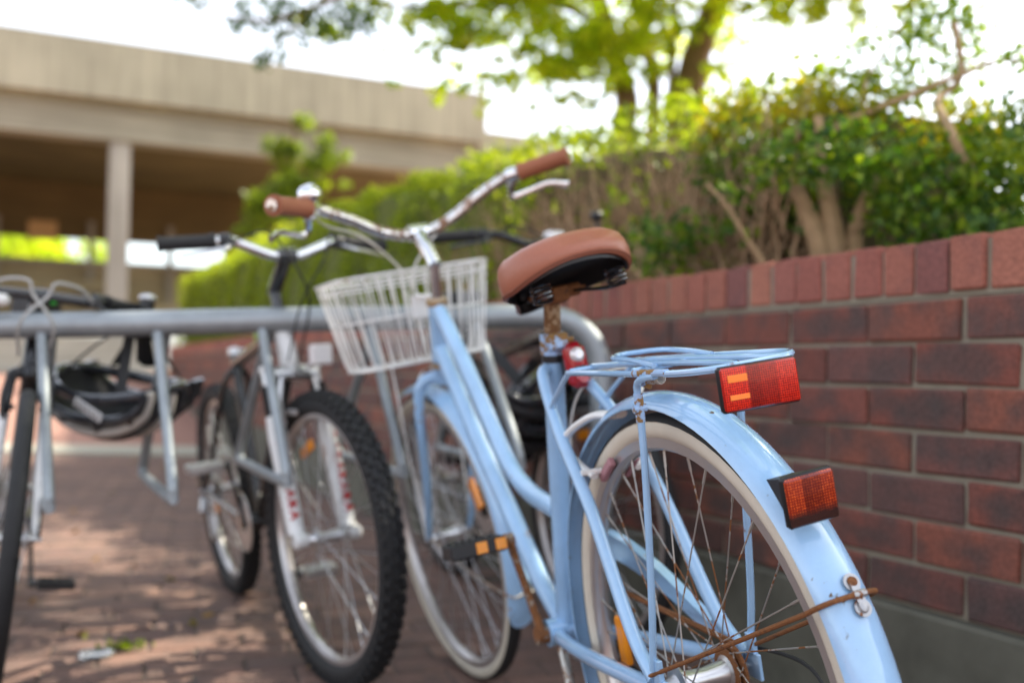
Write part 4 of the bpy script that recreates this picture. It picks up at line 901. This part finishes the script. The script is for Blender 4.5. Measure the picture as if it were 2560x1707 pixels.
for sg in (1, -1):
    hx = -.040 if sg > 0 else -.075
    b = MB(); b.tube(smooth_path([(hx + -.045, sg * .056, .733), (hx - .02, sg * .060, .730), (hx - .003, sg * .059, .722), (hx + .001, sg * .058, .705), (hx + .001, sg * .058, .690), (hx * .75, sg * .060, .60), (hx * .30, sg * .067, .45), (.003, sg * .071, .368)], 5), .0046, seg=10); b.obj('carrier_stay', M_blue, carrier)
    b = MB(); b.tube([(hx + .001, sg * .050, .694), (hx + .001, sg * .066, .694)], .0052, seg=10); b.tube([(hx + .003, sg * .058, .678), (hx, sg * .058, .712)], .0058, seg=10); b.obj('clamp_bolt', M_blue_worn, carrier)
    cs = MB(); pts = [Vector((-.062 - t / (2 * math.pi * 6) * .026, sg * .050 + .0062 * math.cos(t), .7295 + .0062 * math.sin(t))) for t in np.linspace(0, 2 * math.pi * 6, 72)]
    cs.tube(pts, .0013, seg=5); cs.obj('clip_spring', M_alloy_d, carrier)
    b = MB(); b.tube(smooth_path([(-.035, sg * .056, .7355), (-.080, sg * .056, .7362), (-.115, sg * .0558, .7365)], 3), .0047, seg=10); b.obj('worn_section', M_blue_worn, carrier)
    b = MB(); b.tube([(-.052, sg * .056, .729), (-.046, sg * .052, .722), (-.056, sg * .050, .719), (-.062, sg * .050, .7295)], .0034, seg=8); b.obj('clip_loop', M_blue_worn, carrier)
# reflectors
def reflector(name, loc, w_, h_, lens, parent, ry=0., rz=0., rx=0.):
    r_o = empty(name); r_o.parent = parent; r_o.matrix_local = Matrix.Translation(loc) @ Matrix.Rotation(rz, 4, 'Z') @ Matrix.Rotation(ry, 4, 'Y') @ Matrix.Rotation(rx, 4, 'X')
    b = MB(); b.box((.0045, 0, 0), (.010, w_, h_), bev=.0028); b.obj('housing', M_blackp, r_o, sharp=60)
    b = MB(); b.box((-.0010, 0, 0), (.0050, w_ - .003, h_ - .003), bev=.0022); b.obj('lens', lens, r_o, sharp=60)
    return r_o
r1 = reflector('carrier_reflector', (-.238, .019, .7195), .086, .0475, M_refl1, bike, ry=R(2), rz=R(-9))
b = MB(); b.box((.012, 0, .006), (.006, .03, .03), bev=.002); b.obj('bracket', M_blackp, r1)
for z0 in (.0105, -.0085):  # lens highlights painted as two thin orange strips
    b = MB(); b.box((-.0036, .0245, z0), (.0008, .021, .0075 if z0 > 0 else .0052), bev=.0002); b.obj('painted_glint', M_glint, r1)
r2_ = reflector('mudguard_reflector', (-.290, .014, .6085), .0555, .0520, M_refl2, bike, ry=R(-4), rz=R(-7), rx=R(-4))
b = MB(); b.add([(.006, .0265, .0245), (.006, -.020, .0245), (.006, -.020, -.020), (.006, .0265, -.010), (.036, .026, .018), (.036, -.006, .018), (.026, -.006, -.002), (.026, .022, .004)], [(0, 1, 5, 4), (1, 2, 6, 5), (2, 3, 7, 6), (3, 0, 4, 7), (4, 5, 6, 7), (3, 2, 1, 0)]); b.obj('bracket', M_blackp, r2_)
# rear brake
b = MB()
for sg in (1, -1):
    b.tube(smooth_path([(.150, sg * .004, .668), (.185, sg * .022, .668), (.235, sg * .040, .645), (.247, sg * .046, .622), (.215, sg * .042, .602), (.178, sg * .036, .585)], 5), np.interp(np.linspace(0, 1, 26), [0, .5, 1], [.0085, .0075, .0060]), seg=10, flat=(1.2, .7))
    b.tube([(.185, sg * .052, .592), (.185, sg * .022, .590)], .0045, seg=8)
rb = b.obj('rear_brake', M_white, bike)
for sg in (1, -1):
    b = MB(); b.box((.170, sg * .0185, .592), (.050, .010, .013), Matrix.Rotation(R(35), 3, 'Y'), bev=.002); b.obj('brake_pad', simple('faded_red_pad', (.40, .20, .22), .7), rb)
path_obj('rear_cable', [(.19, -.045, .665), (.21, -.075, .700), (.26, -.070, .722), (.33, -.035, .70), (.375, -.021, .64), (.40, -.020, .54)], .0025, M_cable, bike, seg=6)
# cranks, pedals, chain
def crank(parent, bb, ang, sg, L=.166, mat=M_alloy_d, y0=.045):
    tip = Vector((bb[0] + L * math.cos(ang), sg * (y0 + .022), bb[2] + L * math.sin(ang))); r0 = Vector((bb[0], sg * y0, bb[2]))
    b = MB(); b.tube([r0, r0.lerp(tip, .3), r0.lerp(tip, .7), tip], [.0125, .0095, .0085, .0105], seg=10, flat=(.75, 1.15)); b.tube([r0 - Vector((0, sg * .014, 0)), r0 + Vector((0, sg * .012, 0))], .015, seg=14)
    b.tube([tip - Vector((0, sg * .008, 0)), tip + Vector((0, sg * .012, 0))], .0115, seg=12)
    b.obj('crank', mat, parent); return tip
def pedal(parent, tip, sg, refl=None, pmat=None, rot=0., w_=.098, l_=.062, h_=.026):
    po = empty('pedal'); po.parent = parent; po.matrix_local = Matrix.Translation(tip + Vector((0, sg * .014, 0))) @ Matrix.Rotation(rot, 4, 'Y')
    b = MB()
    for x in (-l_ / 2 + .007, l_ / 2 - .007): b.box((x, sg * w_ / 2, 0), (.013, w_, h_), bev=.003)
    for y in (.004, w_ / 2, w_ - .004): b.box((0, sg * y, 0), (l_ - .012, .009, h_ * .8), bev=.002)
    for x in (-l_ / 2 + .007, l_ / 2 - .007):
        for k in range(7): b.box((x, sg * (.012 + k * w_ / 8), h_ / 2), (.010, .004, .004))
    b.obj('pedal_body', pmat or M_blackp, po)
    b = MB(); b.tube([(0, 0, 0), (0, sg * w_, 0)], .006, seg=8); b.obj('pedal_axle', M_alloy_d, po)
    if refl:
        for y in refl:
            b = MB(); b.box((-l_ / 2 - .0005, sg * y, 0), (.003, .019, h_ * .72), bev=.0005); b.obj('pedal_reflector', M_amber, po)
    return po
BB = (.474, 0, .285)
t1_ = crank(bike, BB, R(76), 1, mat=rusty('browned_crank', (.36, .30, .24), .5, .6, .55, scale=50)); pedal(bike, t1_, 1, (.010, .044), rot=R(8))
t2_ = crank(bike, BB, R(256), -1, mat=M_alloy_d); pedal(bike, t2_, -1, (.010, .044))
b = MB(); b.lathe([(.030, -.046), (.082, -.046), (.086, -.0445), (.082, -.043), (.030, -.043)], BB, YA, seg=48, closed=True)
for k in range(5): a = k * 2 * math.pi / 5; b.tube([Vector(BB) + Vector((0, -.0445, 0)), Vector(BB) + Vector((.08 * math.cos(a), -.0445, .08 * math.sin(a)))], .007, seg=6)
b.obj('chainring', M_rust, bike)
b = MB(); b.tube([(0, -.042, ZH + .038), (.474, -.0445, .285 + .086)], .0042, seg=6, flat=(.8, 1.1)); b.tube([(0, -.042, ZH - .038), (.474, -.0445, .285 - .086)], .0042, seg=6, flat=(.8, 1.1)); b.obj('chain', M_rust, bike)
gp = smooth_path([(.10, 0, .372), (.144, 0, .388), (.26, 0, .425), (.40, 0, .447), (.50, 0, .425), (.565, 0, .36), (.575, 0, .29)], 5)
V = []; F = []
for i, p in enumerate(gp):
    t = i / (len(gp) - 1); c = Vector((.474, 0, .285)) if t > .5 else Vector((p.x, 0, p.z - .3)); d = (c - p).normalized() * (.030 + .022 * math.sin(math.pi * min(1, t * 1.1)))
    V += [(p.x, -.066, p.z), (p.x, -.080, p.z + .002), (p.x, -.084, p.z - .006), (p.x + d.x, -.082, p.z + d.z)]
for i in range(len(gp) - 1):
    for k in range(3): F.append((i * 4 + k, i * 4 + k + 1, i * 4 + 5 + k, i * 4 + 4 + k))
b = MB(); b.add(V, F); b.obj('chain_guard', M_blue, bike)
b = MB(); b.tube(smooth_path([(.43, .03, .27), (.36, .05, .20), (.30, .085, .11), (.27, .11, .004)], 5), .008, seg=10); b.obj('kickstand', M_alloy_d, bike)
path_obj('gear_cable', [(.02, -.075, .36), (-.10, -.085, .36), (-.16, -.07, .30), (-.14, -.06, .2), (-.05, -.055, .17), (.2, -.05, .24), (.42, -.03, .26)], .0026, M_black, bike, seg=6)

# ------------------------------------------------------------------ the other bicycles
def mtb(label, ps, steer, spec):
    root = empty('bicycle', pose(*ps)); tag(root, label, 'bicycle')
    Rw = .333; P = spec['paint']; S = steer_mat((.86, 0, .78), (-.325, 0, .945), steer)
    sc, ht, hb = (.30, 0, .76), (.838, 0, .845), (.880, 0, .725)
    b = MB()
    b.tube([ht, hb], .021, seg=16) if not spec.get('white_head') else None
    b.tube([(.848, 0, .825), (.31, 0, .735)], .017, seg=14); b.tube([(.872, 0, .745), (.44, 0, .30)], .020, seg=14); b.tube([sc, (.44, 0, .29)], .0165, seg=14); b.tube([(.44, -.036, .29), (.44, .036, .29)], .023, seg=16)
    for sg in (1, -1):
        b.tube(smooth_path([(.315, sg * .015, .72), (.28, sg * .04, .66), (.10, sg * .058, .44), (0, sg * .066, .340)], 4), .0085, seg=10); b.tube(smooth_path([(.43, sg * .025, .29), (.36, sg * .044, .295), (0, sg * .066, .330)], 4), .010, seg=10)
    b.obj('frame', P, root)
    if spec.get('white_head'):
        b = MB(); b.tube([ht, hb], .024, seg=18); ho = b.obj('head_tube', M_whitep, root); b = MB(); b.tube([(.8395, 0, .840), (.849, 0, .812)], .0247, seg=18); b.obj('head_badge', M_teal, ho)
    sw = spec.get('spoke', M_spoke2); k_ = spec.get('knobs', 0); tw = spec.get('tw', .050)
    wheel('rear_wheel', root, Matrix.Translation((0, 0, Rw)), Rw, tw, M_black, sw, knobs=k_, nsp=32, hw=.058, refl=spec.get('rrefl', ()))
    wheel('front_wheel', root, S @ Matrix.Translation((1.05, 0, Rw)), Rw, tw, M_black, sw, knobs=k_, nsp=32, hw=.052, refl=spec.get('frefl', ()), rim_w=.014)
    # fork
    if spec['fork'] == 'suspension':
        fk = MB(); fk.tube([(.885, -.062, .705), (.885, 0, .715), (.885, .062, .705)], .019, seg=12); fk.tube([(.878, 0, .73), (.888, 0, .70)], .02, seg=12)
        for sg in (1, -1): fk.tube([(.883, sg * .062, .715), (.930, sg * .062, .58)], .014, seg=14)
        fo = fk.obj('fork', M_alloy, root, S)
        for sg in (1, -1):
            l = MB(); l.tube([(.920, sg * .062, .610), (.935, sg * .062, .565), (1.02, sg * .064, .345)], [.021, .0235, .0205], seg=18); l.lathe([(0, .018), (.014, .018), (.018, .012), (.018, -.012), (.014, -.016), (0, -.016)], (1.045, sg * .064, .333), YA, seg=18); l.tube([(1.015, sg * .064, .355), (1.04, sg * .064, .338)], .016, seg=12)
            lo = l.obj('fork_leg', M_whitep, fo)
            g2 = MB(); pts = [Vector((.894, sg * .062, .680)).lerp(Vector((.924, sg * .062, .600)), t) for t in np.linspace(0, 1, 13)]; g2.tube(pts, [.0175 if i % 2 else .0210 for i in range(13)], seg=14); g2.obj('rubber_boot', M_black, fo)
            b = MB(); b.lathe([(0, .010), (.012, .009), (.016, .004), (.016, -.008)], (.880, sg * .062, .722), (-.325, 0, .945), seg=16); b.obj('adjuster_cap', M_whitep, fo)
            A0, A1 = Vector((.935, sg * .062, .560)), Vector((1.015, sg * .064, .360)); d = (A1 - A0).normalized(); out = Vector((d.z, 0, -d.x)); out = -out if out.x < 0 else out
            for k in range(8):
                if sg < 0 and k == 3: continue
                c = A0.lerp(A1, .06 + k * .118) + out * .0208 + Vector((0, sg * .004, 0)); dk = MB()
                s1 = Vector((0, 1, 0))
                for (p, q) in (((-.007, -.008), (0, .008)), ((0, .008), (.007, -.008)), ((-.004, -.001), (.004, -.001))) if k % 2 else (((-.006, -.008), (-.006, .008)), ((-.006, .008), (.006, .002)), ((.006, .002), (-.003, -.001)), ((-.003, -.001), (.006, -.008))):
                    a_ = c + (d * p[0] + s1 * p[1]) * 1.25; b_ = c + (d * q[0] + s1 * q[1]) * 1.25; dk.tube([a_, b_], .0030, seg=5)
                dk.obj('fork_lettering', M_red_d, lo)
    else:
        fk = MB(); FM = spec.get('fork_mat', P)
        for sg in (1, -1): fk.tube(smooth_path([(.890, sg * .02, .700), (.897, sg * .038, .690), (.925, sg * .045, .60), (1.00, sg * .050, .42), (1.045, sg * .052, .338)], 5), np.linspace(.014, .0095, 21), seg=12)
        fk.tube([(.880, 0, .725), (.892, 0, .69)], .02, seg=12); fo = fk.obj('fork', P, root, S)
        if FM is not P:
            for sg in (1, -1):
                l = MB(); l.tube(smooth_path([(.925, sg * .045, .60), (1.00, sg * .049, .42), (1.045, sg * .050, .338)], 5), np.linspace(.0125, .0100, 11), seg=12); l.obj('fork_leg', FM, fo)
    vb = MB()
    for sg in (1, -1):
        vb.tube(smooth_path([(.935, sg * .045, .59), (.932, sg * .050, .64), (.925, sg * .042, .70)], 4), .0075, seg=8); vb.box((.955, sg * .030, .620), (.05, .010, .013), bev=.002)
    vb.tube([(.925, -.042, .70), (.922, 0, .725), (.925, .042, .70)], .003, seg=6); vb.obj('front_brake', spec.get('brake', M_alloy), root, S)
    # stem and bars
    zc = spec.get('bar_z', .985); rise = zc - .86
    b = MB(); st_top = Vector((.838 - .325 / .945 * (rise * .55), 0, .845 + rise * .55)); clampp = Vector((st_top.x + spec.get('reach', .05), 0, zc))
    b.tube([ht, st_top], .015, seg=14); b.tube([st_top - Vector((0, 0, .012)), st_top, clampp], [.019, .018, .0165], seg=12); b.tube([clampp + Vector((0, -.022, 0)), clampp + Vector((0, .022, 0))], .019, seg=14); b.tube([ht, Vector(ht) + Vector((-.006, 0, .016))], .024, seg=14)
    b.obj('stem', M_blackpaint, root, S)
    hwid = spec.get('hw', .30); rs = spec.get('rise', .03); sb2 = spec.get('sweep', .05)
    pts = [(0, 0, 0), (0, .035, .001), (-.005, .09, rs * .6), (-.012, .13, rs), (-.02 - sb2 * .2, .19, rs), (-.02 - sb2, hwid, rs - .003)]
    hf = smooth_path([clampp + Vector(p) for p in pts], 5); mir = [Vector((p.x, -p.y, p.z)) for p in hf[::-1]][:-1]
    b = MB(); b.tube(mir + hf, .0125, seg=12); ba = b.obj('handlebar', spec.get('bar', M_chrome), root, S)
    for sg in (1, -1):
        e = hf[-1].copy(); s_ = hf[-1 - 5].copy(); e.y *= sg; s_.y *= sg; dd = (e - s_).normalized(); s0 = e - dd * .125
        g_ = MB(); g_.lathe([(.0125, 0), (.020, .0), (.020, .012), (.0165, .016), (.0165, .118), (.0185, .124), (.0185, .130), (.0, .131)], s0, tuple(dd), seg=16); g_.obj('grip', M_black, ba)
        b = MB(); c0 = s0 - dd * .022; b.tube([c0 - dd * .012, c0 + dd * .014], .018, seg=12); b.box(c0 + Vector((.018, 0, -.008)), (.034, .026, .024), bev=.004); b.obj('shifter', M_blackp, ba)
        b = MB(); b.tube(smooth_path([c0 + Vector((.030, 0, -.012)), c0 + Vector((.058, 0, -.022)) + dd * .02, c0 + Vector((.060, 0, -.028)) + dd * .07, c0 + Vector((.050, 0, -.034)) + dd * .115], 4), .0055, seg=8, flat=(1.4, .8)); b.obj('brake_lever', spec.get('lever', M_alloy), ba)
        pe = c0 + Vector((.03, -.012 * sg, -.004))
        ar = spec.get('arch', 0)
        cpts = [pe, pe + Vector((.07, -.05 * sg, .015)), Vector((clampp.x + .13, .04 * sg, zc - .02)), Vector((clampp.x + .10, -.01 * sg, zc - .12)), Vector((.905, -.014 * sg, .74))]
        if ar: cpts = [pe, pe + Vector((.035, -.035 * sg, ar * .5)), pe + Vector((.06, -.085 * sg, ar * .55)), Vector((clampp.x + .10, .015 * sg, zc - .005)), Vector((clampp.x + .10, -.035 * sg, zc - .07)), Vector((.92, -.03 * sg, .74))]
        path_obj('brake_cable', cpts, spec.get('cr', .0026), spec.get('cable', M_black), ba, seg=6)
    if spec.get('bar_end'):
        for sg in spec['bar_end']:
            e = hf[-1].copy(); e.y *= sg; b = MB(); b.tube([e + Vector((0, sg * .004, -.035)), e + Vector((.0, sg * .004, .030))], .0185, seg=14); b.obj('bar_end', M_blackp, ba); b = MB(); b.sphere(e + Vector((0, sg * .004, .036)), .021, sc=(1.1, 1.1, .55)); b.obj('bar_end_cap', M_alloy, ba)
    # drivetrain
    for sg, an in ((1, spec.get('crank', R(-95))), (-1, spec.get('crank', R(-95)) + math.pi)):
        tp = crank(root, (.44, 0, .29), an, sg, L=.17, mat=spec.get('crank_mat', M_blackpaint), y0=.05); pedal(root, tp, sg, pmat=spec.get('pedal_mat'))
    b = MB(); b.lathe([(.03, -.052), (.078, -.052), (.080, -.050), (.078, -.048), (.03, -.048)], (.44, 0, .29), YA, seg=36, closed=True); b.obj('chainring', M_alloy, root)
    b = MB()
    for k in range(6): rr = .026 + .005 * k; b.lathe([(.015, -.024 - .004 * (5 - k)), (rr, -.024 - .004 * (5 - k)), (rr, -.026 - .004 * (5 - k)), (.015, -.026 - .004 * (5 - k))], (0, 0, Rw), YA, seg=24)
    b.obj('cassette', M_alloy_d, root)
    b = MB(); b.tube([(0, -.04, Rw + .04), (.44, -.05, .29 + .08)], .004, seg=5); b.tube([(.06, -.055, Rw - .13), (.44, -.05, .29 - .08)], .004, seg=5); b.obj('chain', M_alloy_d, root)
    b = MB(); b.tube([(.005, -.075, Rw - .02), (.02, -.085, Rw - .06)], .011, seg=10); b.box((.03, -.066, Rw - .105), (.018, .008, .085), Matrix.Rotation(R(-20), 3, 'Y'), bev=.003)
    for z in (-.06, -.14): b.lathe([(0, .004), (.018, .004), (.018, -.004), (0, -.004)], (.02 + (.025 if z < -.1 else 0), -.058, Rw + z), YA, seg=16)
    b.obj('derailleur', M_alloy, root)
    b = MB(); b.tube([(-.0, .08, Rw), (.06, .085, Rw + .03)], .004, seg=6); b.tube([(0, -.085, Rw), (0, .085, Rw)], .006, seg=8); b.obj('axle_skewer', M_alloy, root)
    if spec.get('saddle', True):
        path_obj('seat_post', [sc, (sc[0] - spec.get('post', .1) * .28, 0, sc[2] + spec.get('post', .1))], .0135, M_blackpaint, root, n=1, seg=12)
        s_ = saddle(root, (sc[0] - spec.get('post', .1) * .28 - .02, 0, sc[2] + spec.get('post', .1) + .06), 1.0, M_black, hw=.075)
    else:
        b = MB(); b.tube([sc, (sc[0] - .004, 0, sc[2] + .02)], .020, seg=14); b.tube([(sc[0] - .03, .0, sc[2] + .01), (sc[0] - .03, .045, sc[2] + .012)], .005, seg=8); b.obj('seat_clamp', M_alloy, root)
    return root, S
bw, SW = mtb('black mountain bicycle with white lettered suspension forks and knobbly tyres, saddle missing', (-.880, 3.245, 3.631, -.117), .12,
    dict(paint=M_blackpaint, fork='suspension', crank=R(-75), pedal_mat=M_alloy, knobs=66, tw=.052, white_head=True, saddle=False, rise=.035, sweep=.03, hw=.285, bar_z=.995, reach=.085, frefl=((R(115), M_amber),), rrefl=((R(200), M_amber),)))
b = MB(); b.box((.965, .045, .752), (.022, .055, .050), bev=.005); b.tube([(.955, .04, .74), (.92, .03, .725)], .006, seg=8); b.obj('front_reflector', simple('clear_white_reflector', (.72, .70, .70), .2, coat=.6), bw, SW)
b = MB(); b.tube([(.62, 0, .806), (.76, 0, .830)], .0178, seg=14); b.obj('frame_sticker', M_lime, bw)
bl_, SL = mtb('black bicycle with white fork legs and arching grey cables at the end of the rack', (-1.600, 3.150, 3.60, .09), .0,
    dict(paint=M_blackpaint, fork='rigid', fork_mat=M_whitep, tw=.036, bar=M_blackpaint, cable=M_gcable, cr=.0042, arch=.05, bar_z=.885, rise=.0, hw=.245, reach=.07, bar_end=(1,), crank=R(-84), lever=M_blackp, brake=M_blackp))
for k in range(6):
    b = MB(); c = Vector((.868 + .0045 * k - .010, .0225, .80 - .0125 * k)); b.tube([c + Vector((-.006, 0, -.002)), c + Vector((.006, 0, .002 - .004 * (k % 2)))], .0016, seg=5); b.tube([c + Vector((-.006, 0, -.002)), c + Vector((-.004, 0, -.008))], .0016, seg=5); b.obj('frame_lettering', M_whitep, bl_)
b = MB(); b.box((.93, -.10, .865), (.03, .075, .028), bev=.009); b.obj('front_lamp', M_whitep, bl_, SL)
b = MB(); b.tube([(.90, .03, .885), (.905, .03, .870)], .008, seg=8); b.obj('cable_clip', simple('green_clip', (.04, .55, .04), .4), bl_, SL)
br_, SR = mtb('all black bicycle parked behind the tan saddle with wide riser bars', (-.2055, 3.569, 3.595, -.084), .05,
    dict(paint=M_blackpaint, fork='rigid', tw=.042, bar=M_blackpaint, bar_z=1.075, rise=.03, hw=.31, reach=.03, lever=M_blackp, brake=M_blackp, frefl=((R(100), M_amber), (R(260), M_amber)), post=.14))
b = MB(); b.box((.90, .0, 1.085), (.05, .05, .04), bev=.008); b.obj('front_lamp', M_clear, br_, SR)
b = MB(); b.sphere((.83, .19, 1.16), .020, sc=(1, 1, .8)); b.tube([(.83, .19, 1.10), (.83, .19, 1.155)], .006, seg=8); b.obj('mirror_stalk', M_blackp, br_, SR)

# ------------------------------------------------------------------ helmets
def helmet(label, loc, rotm, ribcols, sc=1.0):
    h = empty('helmet'); h.matrix_world = Matrix.Translation(loc) @ rotm @ Matrix.Diagonal((sc, sc, sc, 1)); tag(h, label, 'helmet')
    a, b_, c = .150, .108, .125            # length, half width, depth (bowl opens towards +z, crown down)
    def P(u, v, k=1.0):                    # u across (-1..1), v front-back angle
        t = v; x = a * math.sin(t) * k; z = -c * math.cos(t) * k
        y = b_ * math.sin(u * 1.35) * k * (1 - .12 * abs(math.sin(t))); z *= math.cos(u * 1.2) ** .6
        return Vector((x, y, z))
    b = MB(); V = []; n, m_ = 17, 21
    for i in range(m_):
        for j in range(n): V.append(P(-1 + 2 * j / (n - 1), -1.55 + 3.1 * i / (m_ - 1), .90))
    F = [(i * n + j, i * n + j + 1, (i + 1) * n + j + 1, (i + 1) * n + j) for i in range(m_ - 1) for j in range(n - 1)]
    b.add(V, F); b.obj('liner', M_black, h)
    for k, u in enumerate((-1.0, -.68, -.34, 0, .34, .68, 1.0)):
        b = MB(); pts = [P(u * (1 - .10 * abs(math.sin(v)) * abs(math.sin(v))), v) for v in np.linspace(-1.6, 1.6, 22)]
        b.tube(pts, [.0145 if 2 < i < 19 else .010 for i in range(22)], seg=10, flat=(1.0, .75)); b.obj('shell_rib', ribcols[k % len(ribcols)], h, sharp=60)
    for v in (-1.1, -.45, .2, .85):
        for u0 in ((-1, -.34), (.0, .68)):
            b = MB(); pts = [P(u, v, .985) for u in np.linspace(u0[0], u0[1], 8)]; b.tube(pts, .011, seg=8); b.obj('cross_rib', ribcols[0], h)
    b = MB(); loop = [Vector((.152 * math.cos(t), .104 * math.sin(t), -.012 + .012 * math.cos(2 * t))) for t in np.linspace(0, 2 * math.pi, 40, endpoint=False)]
    b.tube(loop, .012, seg=10, closed=True); b.obj('rim_band', ribcols[0], h)
    b = MB()
    for sg in (1, -1): b.tube(smooth_path([(-.09, sg * .09, 0), (-.02, sg * .06, .07), (.04, sg * .015, .13), (.05, 0, .17)], 5), .008, seg=6, flat=(1.4, .3)); b.tube(smooth_path([(.09, sg * .09, 0), (.07, sg * .05, .07), (.05, sg * .01, .13), (.05, 0, .17)], 5), .008, seg=6, flat=(1.4, .3))
    b.obj('strap', M_black, h)
    return h
M_hsil = simple('silver_helmet_shell', (.55, .52, .48), .25, coat=.6); M_hblk = simple('black_helmet_shell', (.02, .022, .027), .2, coat=.7)
h1 = helmet('black and silver bicycle helmet hanging crown down under the rack rail', Vector((-1.0, 2.53, .688)), Matrix.Rotation(R(8), 4, 'Y') @ Matrix.Rotation(R(-20), 4, 'Z') @ Matrix.Rotation(R(14), 4, 'X'), [M_hblk, M_hsil, M_hblk, M_hsil, M_hblk, M_hblk, M_hblk], 1.16)
b = MB(); b.box((.03, -.119, -.040), (.075, .003, .020), Matrix.Rotation(R(22), 3, 'Y'), bev=.001); b.obj('side_logo', M_whitep, h1)
for k in range(5):
    b = MB(); c = Vector((.03, -.1212, -.040)) + Matrix.Rotation(R(22), 3, 'Y') @ Vector((-.026 + .013 * k, 0, 0)); b.tube([c + Vector((-.002, 0, -.006)), c + Vector((.003, 0, .006))], .0016, seg=5); b.obj('logo_stroke', M_blackp, h1)
st_ = MB(); st_.tube(smooth_path([(-.93, 2.55, .72), (-.91, 2.46, .78), (-.905, 2.425, .835), (-.90, 2.432, .80), (-.92, 2.49, .73)], 5), .014, seg=8, flat=(1.3, .3)); st_.obj('hanging_strap', M_black, h1, h1.matrix_world.inverted())
helmet('plain black vented bicycle helmet hanging behind the blue frame', Vector((-.01, 2.80, .655)), Matrix.Rotation(R(-50), 4, 'Y') @ Matrix.Rotation(R(60), 4, 'Z'), [M_hblk, M_blackp], 1.42)
